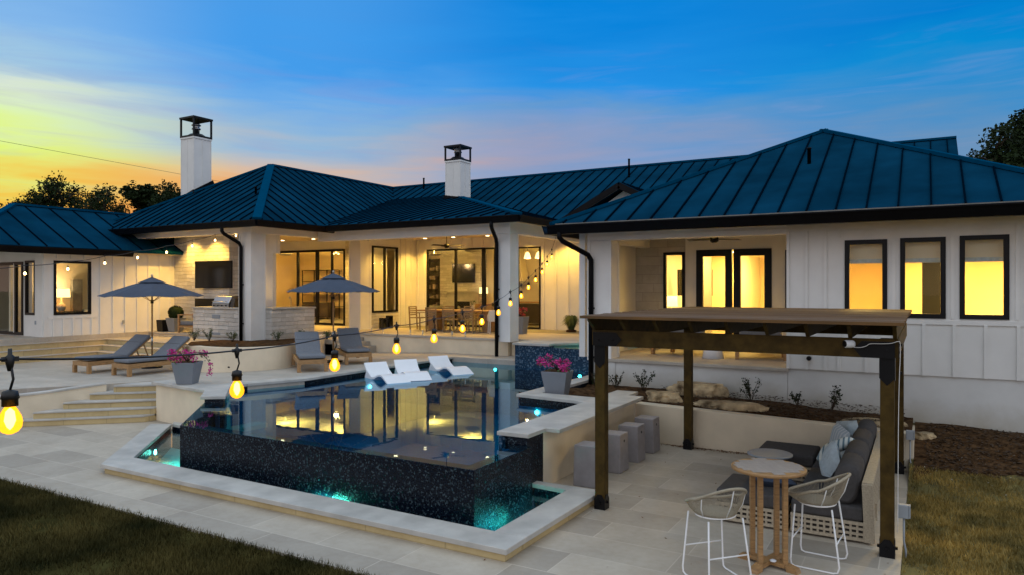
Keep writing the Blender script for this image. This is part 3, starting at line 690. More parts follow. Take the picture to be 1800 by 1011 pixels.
# LW platform and wrap-around steps
b = MB(); b.box(-31, 9.2, .1, -24.45, 15.94, FL-.002); hb(b, 'porch_floor', 'deckpaver')
for k, (ex, ey) in enumerate(((-24.05, 14.15), (-23.65, 13.75), (-23.25, 13.35))):
    zt = FL-.165*(k+1)
    b = MB(); b.box(-31, 8.9-.2*k, .1, ex, 15.94, zt); b.box(ex-.01, ey, .1, -18.8, 15.94, zt-.0005); hb(b, 'step', 'rise', bevel=.01)
    b = MB(); b.box(-31, 8.88-.2*k, zt, ex+.02, 15.9, zt+.012); b.box(ex-.01, ey-.02, zt-.0004, -18.8, 15.9, zt+.011); hb(b, 'step_tread', 'deckpaver')
# M steps (behind the second umbrella)
for k in range(3):
    zt = FL-.14*(k+1)
    b = MB(); b.box(-18.93, 17.6-.0*k, .1, -17.05+.28*k, 19.14-.002*k, zt); hb(b, 'step', 'deckpaver', bevel=.01)

# ------------------------------------------------------------------ roofs
def roof_face(pts, e0, e1, seams=.46, th=.09, s0=.2):
    """pts: planar polygon (3d); e0->e1 eave direction. returns lists into (panel MB, seam MB)"""
    P_ = [Vector(p) for p in pts]; u = (Vector(e1)-Vector(e0)).normalized()
    nrm = Vector((0, 0, 0))
    for k in range(len(P_)): nrm += P_[k].cross(P_[(k+1) % len(P_)])
    nrm.normalize()
    if nrm.z < 0: nrm = -nrm
    v = nrm.cross(u)
    if v.z < 0: v = -v
    o = Vector(e0); q = [((p-o).dot(u), (p-o).dot(v)) for p in P_]
    RP.hexa([p-nrm*th for p in P_], P_)
    amin = min(a for a, _ in q); amax = max(a for a, _ in q); a = amin+s0
    while a < amax-.05:
        ys = []
        for k in range(len(q)):
            (xa, ya), (xb, yb) = q[k], q[(k+1) % len(q)]
            if (xa-a)*(xb-a) < 0: ys.append(ya+(yb-ya)*(a-xa)/(xb-xa))
        if len(ys) >= 2 and max(ys)-min(ys) > .08:
            SM.bar(o+u*a+v*min(ys)+nrm*.018, o+u*a+v*(max(ys)-.02)+nrm*.018, .028, .04, nrm)
        a += seams
def finish_roof(name='roof', caps=()):
    r = hb(RP, name, 'roof'); s = SM.build('seam', 'seam', r)
    if caps:
        cb_ = MB()
        for (p, q, w) in caps: cb_.bar(Vector(p)+Vector((0, 0, .022)), Vector(q)+Vector((0, 0, .022)), w, .07)
        cb_.build('ridge_cap', 'ridgecap', r)
    return r
# right wing
RP, SM = MB(), MB()
xl, xr, ye, ze = -7.2, 2.86, 14.2, 4.40; pk = (-2.17, 19.23, 6.88); bk = (-2.17, 27, 6.88)
roof_face([(xl, ye, ze), (xr, ye, ze), pk], (xl, ye, ze), (xr, ye, ze), .5, s0=.3)
roof_face([(xl, ye, ze), pk, bk, (xl, 27, ze)], (xl, 27, ze), (xl, ye, ze), .5)
roof_face([(xr, ye, ze), (xr, 27, ze), bk, pk], (xr, ye, ze), (xr, 27, ze), .5)
roofR = finish_roof(caps=[((xl, ye, ze), pk, .2), ((xr, ye, ze), pk, .2), (pk, bk, .2)])
# L
RP, SM = MB(), MB()
xl, xr, ye, ze = -27.2, -17.95, 15.25, 5.13; xm = -22.57; pk = (xm, ye+4.62, 7.87); bk = (xm, 31, 7.87)
roof_face([(xl, ye, ze), (xr, ye, ze), pk], (xl, ye, ze), (xr, ye, ze))
roof_face([(xr, ye, ze), (xr, 31, ze), bk, pk], (xr, ye, ze), (xr, 31, ze))
roof_face([(xl, ye, ze), pk, bk, (xl, 31, ze)], (xl, 31, ze), (xl, ye, ze))
roofL = finish_roof(caps=[((xl, ye, ze), pk, .2), ((xr, ye, ze), pk, .27), (pk, bk, .2)])
# main
RP, SM = MB(), MB()
roof_face([(-22.57, 21.9, 5.12), (.9, 21.9, 5.12), (.9, 27.4, 7.87), (-22.57, 27.4, 7.87)], (-22.57, 21.9, 5.12), (.9, 21.9, 5.12))
roof_face([(-22.57, 33, 5.1), (.9, 33, 5.1), (.9, 27.4, 7.87), (-22.57, 27.4, 7.87)], (.9, 33, 5.1), (-22.57, 33, 5.1))
roofM = finish_roof(caps=[((-22.5, 27.4, 7.87), (.9, 27.4, 7.87), .2)])
b = MB(); b.hexa([(.6, 22.2, 5.0), (.6, 32.7, 5.0), (.6, 27.4, 7.75)], [(.7, 22.2, 5.0), (.7, 32.7, 5.0), (.7, 27.4, 7.75)]); b.box(.6, 22.2, 1, .7, 32.7, 5.0); hb(b, 'wall', 'siding')
# M porch roof
RP, SM = MB(), MB()
roof_face([(-21, 18.1, 5.14), (-10.25, 18.1, 5.14), (-17.85, 25.7, 7.04), (-21, 25.7, 7.04)], (-21, 18.1, 5.14), (-10.25, 18.1, 5.14), .44)
roof_face([(-10.25, 18.1, 5.14), (-10.25, 25.7, 5.14), (-17.85, 25.7, 7.04)], (-10.25, 18.1, 5.14), (-10.25, 25.7, 5.14), .44)
roofP = finish_roof(caps=[((-10.25, 18.1, 5.14), (-17.85, 25.7, 7.04), .26)])
# gable dormer
RP, SM = MB(), MB()
gx, gy = -8.55, 21.7
roof_face([(gx, gy, 6.42), (gx, 25, 6.42), (gx-2.45, 25, 5.14), (gx-2.45, gy, 5.14)], (gx-2.45, gy, 5.14), (gx-2.45, 25, 5.14))
roof_face([(gx, gy, 6.42), (gx, 25, 6.42), (gx+2.45, 25, 5.14), (gx+2.45, gy, 5.14)], (gx+2.45, gy, 5.14), (gx+2.45, 25, 5.14))
roofG = finish_roof()
b = MB()
for s_ in (-1, 1): b.bar((gx, gy+.02, 6.30), (gx+s_*2.5, gy+.02, 5.0), .06, .2, (0, 0, 1))
b.build('rake_board', 'gutter', roofG)
b = MB(); b.hexa([(gx-1.9, gy+.5, 5.0), (gx+1.9, gy+.5, 5.0), (gx, gy+.5, 6.2)], [(gx-1.9, gy+.6, 5.0), (gx+1.9, gy+.6, 5.0), (gx, gy+.6, 6.2)]); b.build('gable_wall', 'siding', roofG)
# left wing
RP, SM = MB(), MB()
roof_face([(-24.0, 9.6, 4.30), (-24.0, 14.95, 4.30), (-24.0, 20, 4.30), (-27.1, 20, 5.85), (-27.1, 12.7, 5.85)], (-24.0, 9.6, 4.3), (-24.0, 14.95, 4.3), .8)
roof_face([(-24.0, 9.6, 4.30), (-27.1, 12.7, 5.85), (-30.2, 9.6, 4.30)], (-30.2, 9.6, 4.3), (-24.0, 9.6, 4.3), .5)
roof_face([(-30.2, 9.6, 4.30), (-27.1, 12.7, 5.85), (-27.1, 20, 5.85), (-30.2, 20, 4.30)], (-30.2, 20, 4.3), (-30.2, 9.6, 4.3), .8)
roofW = finish_roof(caps=[((-24.0, 9.6, 4.3), (-27.1, 12.7, 5.85), .2), ((-27.1, 12.7, 5.85), (-27.1, 19, 5.85), .2)])
b = MB(); b.box(-30, 9.8, 4.2, -24.1, 16.9, 4.24); hb(b, 'soffit', 'soffit')

# gutters
def gutter(p, q, out, name='gutter'):
    """open K-style trough along p->q; out = outward unit vector"""
    p = Vector(p); q = Vector(q); o = Vector(out); zz = Vector((0, 0, 1)); d = (q-p).normalized()
    pr = [(0, .0), (0, -.20), (.10, -.20), (.15, -.06), (.17, -.02), (.17, 0), (.15, 0), (.14, -.05), (.09, -.17), (.02, -.17), (.02, 0)]
    b = MB(); b.hexa([p+o*a+zz*c for a, c in pr], [q+o*a+zz*c for a, c in pr]); return hb(b, name, 'gutter')
gutter((-7.22, 14.19, 4.37), (3.0, 14.19, 4.37), (0, -1, 0)); gutter((-7.21, 14.1, 4.371), (-7.21, 19.8, 4.371), (-1, 0, 0))
gutter((-27.2, 15.24, 5.1), (-17.86, 15.24, 5.1), (0, -1, 0)); gutter((-17.94, 15.15, 5.101), (-17.94, 18.5, 5.101), (1, 0, 0))
gutter((-17.7, 18.09, 5.11), (-10.16, 18.09, 5.11), (0, -1, 0)); gutter((-10.24, 18.0, 5.111), (-10.24, 21.9, 5.111), (1, 0, 0))
gutter((-23.99, 9.5, 4.27), (-23.99, 14.97, 4.27), (1, 0, 0))
b = MB(); b.bar((-7.0, 14.02, 4.385), (4, 14.02, 4.385), .02, .02); b.build('cable', 'ingrey', roofR)
# light soffit trim line under gutters
b = MB(); b.box(-7.1, 14.25, 4.18, 2.9, 14.3, 4.335); b.box(-27.1, 15.28, 4.92, -18.0, 15.32, 5.0); b.box(-18.05, 15.32, 4.92, -18.0, 18.1, 5.0); b.box(-17.8, 18.13, 4.93, -10.3, 18.17, 5.0)
b.box(-10.34, 18.17, 4.93, -10.3, 22, 5.0); hb(b, 'fascia', 'trim')
def downspout(top, foot, wallpt, name='downspout'):
    b = MB(); x, y, zt = top; fx, fy, fz = foot
    b.tube([(x, y, zt), (x, y, zt-.12), (x+(fx-x)*.1, y+(fy-y)*.1, zt-.2), (x+(fx-x)*.9, y+(fy-y)*.9, zt-.48), (fx, fy, zt-.6), (fx, fy, zt-.8), (fx, fy, fz)], .058, 10)
    for zz in (fz+.6, (fz+zt)/2): b.box(fx-.065, fy-.01, zz, fx+.065, fy+.06, zz+.04)
    return hb(b, name, 'gutter')
downspout((-11.1, 18.0, 4.95), (-11.28, 18.6, .9), None)
downspout((-6.95, 14.12, 4.22), (-6.55, 14.93, .8), None)
downspout((-19.5, 15.18, 4.93), (-19.32, 15.77, 1.2), None)

# chimneys
def chimney(x, y, s, z0, z1, capz):
    b = MB(); b.box(x, y, z0, x+s, y+s, z1)
    for k in (0, .5, 1): b.box(x+k*(s-.04), y-.014, z0, x+k*(s-.04)+.04, y, z1); b.box(x+s, y+k*(s-.04), z0, x+s+.014, y+k*(s-.04)+.04, z1)
    b.box(x-.02, y-.03, z1-.06, x+s+.03, y+s+.02, z1)
    c = hb(b, 'chimney', 'siding')
    b = MB(); e = .03
    for px_ in (x-e, x+s+e-.06):
        for py_ in (y-e, y+s+e-.06): b.box(px_, py_, z1, px_+.06, py_+.06, capz)
    b.box(x-e-.001, y-e-.001, z1+.001, x+s+e+.001, y+s+e+.001, z1+.075); b.box(x-e-.02, y-e-.02, capz-.07, x+s+e+.02, y+s+e+.02, capz)
    b.hexa([(x+.1, y+.1, z1+.07), (x+s-.1, y+.1, z1+.07), (x+s-.1, y+s-.1, z1+.07), (x+.1, y+s-.1, z1+.07)], [(x+s*.3, y+s*.3, z1+.2), (x+s*.7, y+s*.3, z1+.2), (x+s*.7, y+s*.7, z1+.2), (x+s*.3, y+s*.7, z1+.2)])
    b.build('chimney_cap', 'black', c)
    b = MB(); q = (x+s/2, y+s/2, z1+.18)
    b.lathe([(.11, 0), (.11, .18), (.17, .19), (.17, .23), (.12, .24), (.12, .33), (.18, .34), (.18, .37), (.1, .38), (.1, .44)], q, 16); b.build('flue', 'steel', c)
    b = MB(); b.box(x-.06, y-.06, z0-.3, x+s+.06, y+s+.06, z0+.35)
    return c
chimney(-25.35, 17.85, .78, 5.3, 8.88, 9.68)
chimney(-17.15, 24.2, .74, 6.2, 8.22, 8.85)
# dark flashing collars
b = MB()
b.bar((-25.42, 17.80, 6.42), (-24.5, 17.80, 6.72), .05, .16); b.bar((-24.53, 17.8, 6.7), (-24.53, 18.7, 7.2), .05, .14)
b.bar((-17.2, 24.16, 6.75), (-16.35, 24.16, 6.62), .05, .14); b.bar((-16.37, 24.16, 6.62), (-16.37, 24.98, 6.68), .05, .16)
hb(b, 'flashing', 'gutter')
# vent pipes
for x, y, zz, h in ((-2.2, 16.9, 5.6, .45), (-20.3, 17.2, 6.1, .42), (-9.9, 26.2, 7.2, .75), (-20.3, 26.9, 7.3, .8)):
    hb(MB().lathe([(.04, 0), (.04, h), (.05, h), (.05, h+.03)], (x, y, zz), 10), 'vent_pipe', 'gutter')
b = MB()
for x, y, zz, ax in ((-10.0, YM-.02, 1.75, 0), (XW+.03, 15.0, 1.72, 1), (-24.95, 12.33, 1.8, 0)): b.box(x-.04, y-.01, zz, x+.04, y+.02, zz+.12) if not ax else b.box(x-.01, y-.04, zz, x+.02, y+.04, zz+.12)
hb(b, 'outlet_cover', 'conduit')
b = MB(); b.T = Matrix.Translation((-1.95, YR-.03, 1.62)) @ Matrix.Rotation(R(90), 4, 'X'); b.lathe([(.045, 0), (.045, .05), (.02, .06), (.02, .1)], n=12); hb(b, 'hose_bib', 'black')

#LIGHTS
# recessed porch downlights
def downlight(x, y, zz, p, ang=100):
    b = MB(); b.lathe([(.07, 0), (.07, -.012), (.055, -.012)], (x, y, zz), 16); o = hb(b, 'downlight', 'can')
    spot(house, (x, y, zz-.04), p, ang=ang, aim=(x, y, 0))
for x, y in ((-23.2, 16.3), (-21.9, 16.3), (-23.6, 21.4), (-21.8, 21.4), (-19.8, 21.4)): downlight(x, y, 5.0, 320, 125)
for x, y in ((-17.6, 23.4), (-16.2, 23.4), (-14.6, 23.4), (-13.1, 23.4), (-11.4, 23.3), (-17.8, 21.8), (-14.6, 21.2)): downlight(x, y, 5.0, 260, 125)
for x, y in ((-5.6, 17.2), (-3.6, 17.2)): downlight(x, y, 4.33, 40)
# room lamps
def added_bowl_lamp(x, y, zz, p, col=(1, .64, .14)):  # added room uplight; its opaque bowl keeps the source out of the pool reflection
    b = MB(); b.lathe([(.012, 0), (.012, -.32)], (x, y, zz), 8); b.lathe([(.34, -.30), (.33, -.34), (.2, -.40), (.02, -.42)], (x, y, zz), 24); hb(b, 'assumed_ceiling_lamp', 'stonetop')
    l = bpy.data.lights.new('added_bowl_light', 'AREA'); l.shape = 'DISK'; l.size = .55; l.energy = p; l.color = col
    o = bpy.data.objects.new('added_bowl_light', l); C.objects.link(o); o.location = (x, y, zz-.29); o.rotation_euler = (PI, 0, 0); o.parent = house
def roomlamp(x, y, zz, p, col=(1, .66, .18)):
    b = MB(); b.lathe([(.12, 0), (.12, -.015), (.1, -.03)], (x, y, zz), 16); hb(b, 'assumed_ceiling_lamp', 'can'); point(house, (x, y, zz-.25), p, col, .15)
roomlamp(1.2, 17.6, 3.97, 480); roomlamp(3.2, 19.5, 3.97, 420); roomlamp(-.1, 19.8, 3.97, 120); roomlamp(-1.5, 17.8, 3.97, 330); roomlamp(-5.9, 20, 4.09, 80); roomlamp(-3.3, 21, 4.09, 210); roomlamp(-5.0, 22.3, 4.09, 190)

#OBJECTS
# ------------------------------------------------------------------ curved planter wall in front of left porch
pw = thing('curved_planter', 'curved cream plaster planter wall in front of the grill island', 'planter', (-16, 13, 0))
def smooth(pts, n=6):
    out = []
    P_ = [pts[0]]+list(pts)+[pts[-1]]
    for k in range(1, len(P_)-2):
        p0, p1, p2, p3 = [Vector((*p, 0)) if len(p) == 2 else Vector(p) for p in P_[k-1:k+3]]
        for i in range(n):
            t = i/n; out.append(.5*((2*p1)+(p2-p0)*t+(2*p0-5*p1+4*p2-p3)*t*t+(3*p1-p0-3*p2+p3)*t*t*t))
    out.append(Vector((*pts[-1], 0)) if len(pts[-1]) == 2 else Vector(pts[-1])); return out
cur = smooth([(-19.3, 13.6), (-18.0, 12.75), (-16.8, 12.35), (-15.75, 12.5), (-15.1, 13.2), (-15.1, 14.1), (-15.8, 15.3), (-16.7, 16.6), (-17.6, 17.9)], 7)
b = MB(); n_ = len(cur)
inn = []
for k in range(n_):
    d = (cur[min(k+1, n_-1)]-cur[max(k-1, 0)]).normalized(); inn.append(cur[k]+Vector((-d.y, d.x, 0))*.2)
zt_ = [1.30 if k < 8 else 1.42 for k in range(n_)]
for k in range(n_-1):
    z0, z1 = 1.25+.17*min(1, k/12), 1.25+.17*min(1, (k+1)/12)
    b.hexa([(cur[k].x, cur[k].y, .6), (cur[k+1].x, cur[k+1].y, .6), (inn[k+1].x, inn[k+1].y, .6), (inn[k].x, inn[k].y, .6)], [(cur[k].x, cur[k].y, z0), (cur[k+1].x, cur[k+1].y, z1), (inn[k+1].x, inn[k+1].y, z1), (inn[k].x, inn[k].y, z0)])
b.fs = [True]*len(b.fs); b.fs = [False]*len(b.fs)
pl(b, 'wall', 'stucco', pw)
b = MB(); b.face([(p.x, p.y, 1.27) for p in inn]+[(-18.9, 17.9, 1.27), (-18.95, 15.94, 1.27), (-22.0, 15.94, 1.22), (-19.6, 13.9, 1.22)]); pl(b, 'soil', 'soil', pw)
b = MB(); b.T = Matrix.Translation((-15.62, 12.38, .93)) @ Matrix.Rotation(R(75), 4, 'X'); b.lathe([(.02, -.01), (.02, .03), (.012, .04)], n=10); pl(b, 'drain_spout', 'gutter', pw)

# grill island
gi = thing('grill_island', 'white ashlar stone counter with steel vents carrying the grill', 'outdoor counter', (-20.7, 16.2, 0))
b = MB(); b.box(-21.97, 15.93, 1.0, -19.52, 16.75, 2.27); pl(b, 'base', 'stone', gi)
b = MB(); b.box(-22.01, 15.88, 2.275, -19.52, 16.8, 2.33); pl(b, 'countertop', 'stonetop', gi, bevel=.005)
for zz in (1.95, 1.35):
    b = MB(); b.box(-20.95, 15.915, zz, -20.55, 15.929, zz+.13)
    for i in range(7): b.box(-20.93+.055*i, 15.905, zz+.02, -20.905+.055*i, 15.914, zz+.11)
    pl(b, 'vent_grille', 'conduit', gi)
gr = thing('gas_grill', 'stainless built-in gas grill with angled hood on the stone island', 'grill', (-20.6, 16.3, 2.33))
b = MB(); b.box(-.42, -.33, 0, .42, .28, .12); b.build('body', 'steel', gr)
b = MB(); b.hexa([(-.42, -.34, .125), (.42, -.34, .125), (.42, .28, .125), (-.42, .28, .125)], [(-.42, -.18, .38), (.42, -.18, .38), (.42, .2, .40), (-.42, .2, .40)]); b.build('hood', 'steel', gr, bevel=.02)
b = MB(); b.tube([(-.34, -.34, .2), (-.34, -.38, .2), (.34, -.38, .2), (.34, -.34, .2)], .012, 8); b.build('handle', 'steel', gr)
b = MB(); b.lathe([(.0, 0), (.44, 0), (.44, .30), (.38, .42), (.2, .46), (0, .46)], n=2) if False else b.hexa([(.44, -.3, 0), (.62, -.3, 0), (.62, .28, 0), (.44, .28, 0)], [(.44, -.2, .36), (.60, -.2, .30), (.60, .2, .30), (.44, .2, .40)]); b.build('side_housing', 'indark', gr)
for i in range(4):
    b = MB(); b.T = Matrix.Translation((-.3+.2*i, -.335, .06)) @ Matrix.Rotation(R(90), 4, 'X'); b.lathe([(.022, 0), (.022, .03)], n=12); b.build('knob', 'black', gr)
ci = thing('sink_counter', 'white ashlar stone counter with pale top right of the corner column', 'outdoor counter', (-18.7, 17.3, 0))
b = MB(); b.box(-19.4, 16.43, 1.0, -18.62, 18.33, 2.26); pl(b, 'base', 'stone', ci)
b = MB(); b.box(-19.44, 16.43, 2.265, -18.58, 18.37, 2.32); pl(b, 'countertop', 'stonetop', ci, bevel=.005)
b = MB(); b.tube([(-19.0, 17.6, 2.32), (-19.0, 17.6, 2.62), (-18.97, 17.55, 2.68), (-18.9, 17.45, 2.68), (-18.87, 17.4, 2.62)], .014, 8); pl(b, 'faucet', 'steel', ci)

def tv(x, y, z, w, h, label, rz=0):
    t = thing('television', label, 'television', (x, y, z), rz)
    MB().cbox((0, 0, 0), (w, .06, h)).build('casing', 'black', t, bevel=.006)
    MB().cbox((0, -.033, 0), (w-.04, .004, h-.04)).build('screen', 'screen', t)
    MB().cbox((0, .06, 0), (.3, .07, .2)).build('bracket', 'black', t)
    return t
tv(-21.95, 16.74, 3.46, 1.75, .98, 'black flat television on the outdoor stone fireplace', R(6))

# ------------------------------------------------------------------ plants
def sphere_dir():
    while True:
        v = Vector((random.uniform(-1, 1), random.uniform(-1, 1), random.uniform(-1, 1)))
        if .1 < v.length < 1: return v.normalized()
def leafcards(b, c, rad, n, size, flat=1.0, hollow=.2):
    c = Vector(c)
    for _ in range(n):
        d = sphere_dir(); r = rad*(hollow+(1-hollow)*random.random()**.5); p = c+Vector((d.x*r, d.y*r, d.z*r*flat))
        a = sphere_dir(); q = a.cross(sphere_dir()).normalized(); s_ = size*random.uniform(.6, 1.3)
        b.face([p-a*s_*.5, p+q*s_*.3, p+a*s_*.5, p-q*s_*.3])
def shrub(name, label, cat, x, y, z, w, h, nst, lsz, nl, mat='leafg', group=None):
    t = thing(name, label, cat, (x, y, z), 0, group); st_ = MB(); lf = MB()
    for k in range(nst):
        a = random.uniform(0, 2*PI); L_ = h*random.uniform(.55, 1); o = Vector((math.cos(a), math.sin(a), 0))*w*random.uniform(.15, .6)
        pts_ = [Vector((0, 0, -.02)), o*.4+Vector((0, 0, L_*.45)), o*.85+Vector((0, 0, L_*.8)), o+Vector((0, 0, L_))]
        st_.tube(pts_, [.006, .005, .004, .002], 5)
        for j in range(nl):
            u_ = random.uniform(.3, 1); i0 = min(2, int(u_*3)); p = pts_[i0].lerp(pts_[i0+1], u_*3-i0); leafcards(lf, p, w*.14, 2, lsz)
    st_.build('stem', 'bark', t); lf.build('foliage', mat, t); return t
def bougainvillea_pot(x, y, z, label, rz, top, bot, h, trail=None, petal='petal', seed=1):
    random.seed(seed); t = thing('flower_planter', label, 'flower planter', (x, y, z), rz)
    b = MB(); o = top/2; i = bot/2; e = .03
    b.hexa([(-i, -i, 0), (i, -i, 0), (i, i, 0), (-i, i, 0)], [(-o, -o, h), (o, -o, h), (o, o, h), (-o, o, h)])
    p = b.build('pot', 'potgrey', t, bevel=.012)
    MB().box(-o+.03, -o+.03, h+.001, o-.03, o-.03, h+.006).build('potting_soil', 'soil', t)
    st_ = MB(); lf = MB(); fl = MB()
    arms = [(random.uniform(-1, 1), random.uniform(-1, 1)) for _ in range(9)]
    ends = []
    for ax, ay in arms+[(0.1, 0.1), (-.4, -.5), (.6, -.5)]:
        e_ = Vector((ax*.36, ay*.36, h+random.uniform(.04, .26))); m_ = e_*.5+Vector((0, 0, h*.5+.12)); ends.append(e_); st_.tube([(0, 0, h), m_, e_], .005, 5)
    if trail:
        tr = [Vector(q) for q in trail]; st_.tube([(0, 0, h)]+tr, .006, 5)
        for q in tr[-3:]: leafcards(fl, q, .06, 16, .05)
        leafcards(lf, tr[-4], .06, 8, .05)
    for e_ in ends: leafcards(fl, e_, .085, 34, .055); leafcards(lf, e_-Vector((0, 0, .05)), .09, 10, .05)
    st_.build('stem', 'bark', t); lf.build('foliage', 'leafg', t); fl.build('blossom', petal, t)
    return t
bougainvillea_pot(-14.12, 10.1, DK+.004, 'tapered grey planter of magenta bougainvillea on the pedestal left of the pool', R(30), .50, .34, .48,
                  trail=[(.22, -.1, .66), (.34, .02, .62), (.42, .06, .52), (.47, .08, .42), (.48, .08, .30), (.45, .07, .2)], seed=4)
bougainvillea_pot(-6.42, 12.95, .80, 'tapered grey planter of magenta bougainvillea on the pool corner beside the spa', R(10), .54, .36, .52, seed=9)
bougainvillea_pot(-12.05, 21.5, FL, 'pale planter of red flowers half behind the dining porch column', 0, .42, .3, .6, petal='red', seed=12)
random.seed(21)
k_ = 0
for x, y, s_ in ((-20.9, 15.2, 1), (-20.0, 15.1, 1.1), (-19.15, 15.3, .9), (-18.2, 16.3, 1.0), (-17.8, 17.0, .9), (-17.4, 17.7, .8)):
    shrub('small_shrub', ['wispy shrub at the left end of the planter under the grill island', 'wispy shrub below the lower vent grille of the grill island', 'wispy shrub just left of the corner downspout', 'wispy shrub right of the corner column', 'wispy shrub below the sink counter middle', 'wispy shrub at the right end of the curved planter'][k_], 'shrub', x, y, 1.25, .36*s_, .40*s_, 12, .035, 14, 'leafg', 'small shrubs in the curved planter'); k_ += 1
for x, y, z_, s_, lb, n_, lf_ in ((-5.75, 14.45, .80, .9, 'twiggy bare shrub in the bed left of the first boulder', 16, 5), (-5.15, 14.5, .80, 1.1, 'dark leafy shrub against the foundation left of the boulders', 9, 16), (-2.95, 14.5, .76, 1.1, 'dark leafy shrub against the foundation right of the boulders', 10, 14), (-2.1, 14.55, .72, .75, 'smallest shrub against the foundation under the hose bib', 8, 10), (-1.5, 14.5, .70, 1.15, 'tall sparse shrub against the foundation beside the right pergola post', 9, 14), (-6.3, 14.6, .80, .8, 'twiggy bare shrub behind the bougainvillea planter', 18, 3)):
    shrub('small_shrub', lb, 'shrub', x, y, z_, .34*s_, .42*s_, n_, .04, lf_, 'leaf', 'shrubs in the foundation bed')
def fern(x, y, z, r, h, label):
    t = thing('potted_grass', label, 'plant', (x, y, z)); b = MB()
    for _ in range(900):
        a = random.uniform(0, 2*PI); L_ = random.uniform(.5, 1); o = Vector((math.cos(a), math.sin(a), 0)); s_ = Vector((-o.y, o.x, 0))*.007; rr = r*L_*random.uniform(.2, 1); hh = h*random.uniform(.5, 1)
        p0 = o*.05; p1 = o*rr*.5+Vector((0, 0, hh*.85)); p2 = o*rr+Vector((0, 0, hh*.55))
        b.face([p0-s_, p0+s_, p1+s_, p1-s_]); b.face([p1-s_, p1+s_, p2])
    b.build('foliage', 'leafg', t); MB().lathe([(.16, -.01), (.2, .06), (.1, .1)], n=16).build('root_ball', 'soil', t); return t
fern(-10.95, 23.2, FL, .56, .72, 'green arching fern clump on the floor by the spa')
# boxwood and dark pot by porch L
bx_ = thing('boxwood_planter', 'round clipped boxwood ball in a tapered grey pot left of the grill island', 'planter', (-23.45, 16.3, FL))
MB().hexa([(-.17, -.17, 0), (.17, -.17, 0), (.17, .17, 0), (-.17, .17, 0)], [(-.25, -.25, .5), (.25, -.25, .5), (.25, .25, .5), (-.25, .25, .5)]).build('pot', 'potgrey', bx_, bevel=.01)
b = MB(); leafcards(b, (0, 0, .68), .27, 1500, .045, 1, .75); b.build('foliage', 'leaf', bx_)
b = MB(); b.lathe([(.02, .45), (.2, .5), (.26, .68), (.2, .86), (.02, .92)], n=16); b.build('inner_foliage', 'leaf', bx_)
bk_ = thing('black_speaker', 'small black box leaning beside the boxwood planter', 'box', (-23.98, 16.2, FL)); MB().hexa([(-.2, -.15, 0), (.15, -.15, 0), (.15, .15, 0), (-.2, .15, 0)], [(-.25, -.15, .42), (.1, -.15, .42), (.1, .15, .42), (-.25, .15, .42)]).build('case', 'black', bk_, bevel=.01)
# outdoor armchair left of the island
ac = thing('outdoor_armchair', 'teak armchair with grey cushions partly behind the grill island', 'armchair', (-22.5, 16.4, FL), R(-75)); 
def armchair(t):
    b = MB()
    for sx in (-.38, .38):
        b.box(sx-.03, -.4, 0, sx+.03, -.34, .62); b.box(sx-.03, .34, 0, sx+.03, .4, .62); b.box(sx-.035, -.4, .62, sx+.035, .4, .66); b.box(sx-.02, -.34, .2, sx+.02, .34, .26)
    b.box(-.35, -.38, .2, .35, -.34, .27); b.box(-.35, .34, .2, .35, .38, .6)
    b.build('frame', 'teak', t); MB().box(-.34, -.36, .27, .34, .3, .44).build('seat_cushion', 'cushion', t, bevel=.04); MB().hexa([(-.34, .14, .44), (.34, .14, .44), (.34, .3, .44), (-.34, .3, .44)], [(-.34, .26, .84), (.34, .26, .84), (.34, .4, .84), (-.34, .4, .84)]).build('back_cushion', 'cushion', t, bevel=.05)
armchair(ac)

# ------------------------------------------------------------------ sun loungers
def make_lounger():
    """foot end at y=0, runs to +y, x centred"""
    t = thing('sun_lounger', '', 'sun lounger'); f = MB(); w = .33
    for sx in (-w, w): f.box(sx-.03, 0, .20, sx+.03, 1.95, .31)
    f.box(-w+.03, 0, .2, w-.03, .05, .31); f.box(-w+.03, 1.9, .2, w-.03, 1.95, .31)
    for i in range(14): f.box(-w+.03, .1+.085*i, .285, w-.03, .16+.085*i, .3)
    f.build('frame', 'teak', t, bevel=.004)
    for sx in (-w, w):
        for y in (.0, 1.86): MB().box(sx-.045, y+.001, 0, sx+.045, y+.09, .1999).build('leg', 'teak', t, bevel=.004)
    hy, ang, BL = 1.12, R(38), .86
    dy, dz = math.cos(ang), math.sin(ang)
    b = MB(); b.hexa([(-w+.03, hy, .30), (w-.03, hy, .30), (w-.03, hy+BL*dy, .30+BL*dz), (-w+.03, hy+BL*dy, .30+BL*dz)], [(-w+.03, hy-.02, .33), (w-.03, hy-.02, .33), (w-.03, hy+BL*dy-.02, .33+BL*dz), (-w+.03, hy+BL*dy-.02, .33+BL*dz)]); b.build('backrest', 'teak', t)
    b = MB()
    for sx in (-.22, .22): b.bar((sx, hy+BL*dy*.72, .3+BL*dz*.72), (sx, hy+BL*dy*.72+.16, .26), .02, .03)
    b.build('prop', 'teak', t)
    b = MB(); b.box(-w+.01, .02, .335, w-.01, hy, .42); b.build('seat_cushion', 'cushion', t, bevel=.03, seg=3)
    n = Vector((0, -dz, dy)); a = Vector((0, hy-.02, .335)); q = a+Vector((0, BL*dy, BL*dz))
    b = MB(); lo = [a+Vector((sx, 0, 0)) for sx in (-w+.01, w-.01)]+[q+Vector((sx, 0, 0)) for sx in (w-.01, -w+.01)]
    b.hexa(lo, [p+n*.085 for p in lo]); bc = b.build('back_cushion', 'cushion', t, bevel=.03, seg=3)
    b = MB(); m_ = a.lerp(q, .62)+n*.086; b.tube([m_+Vector((-w+.02, 0, 0)), m_+Vector((w-.02, 0, 0))], .004, 6); b.build('seam', 'indark', bc)
    return t
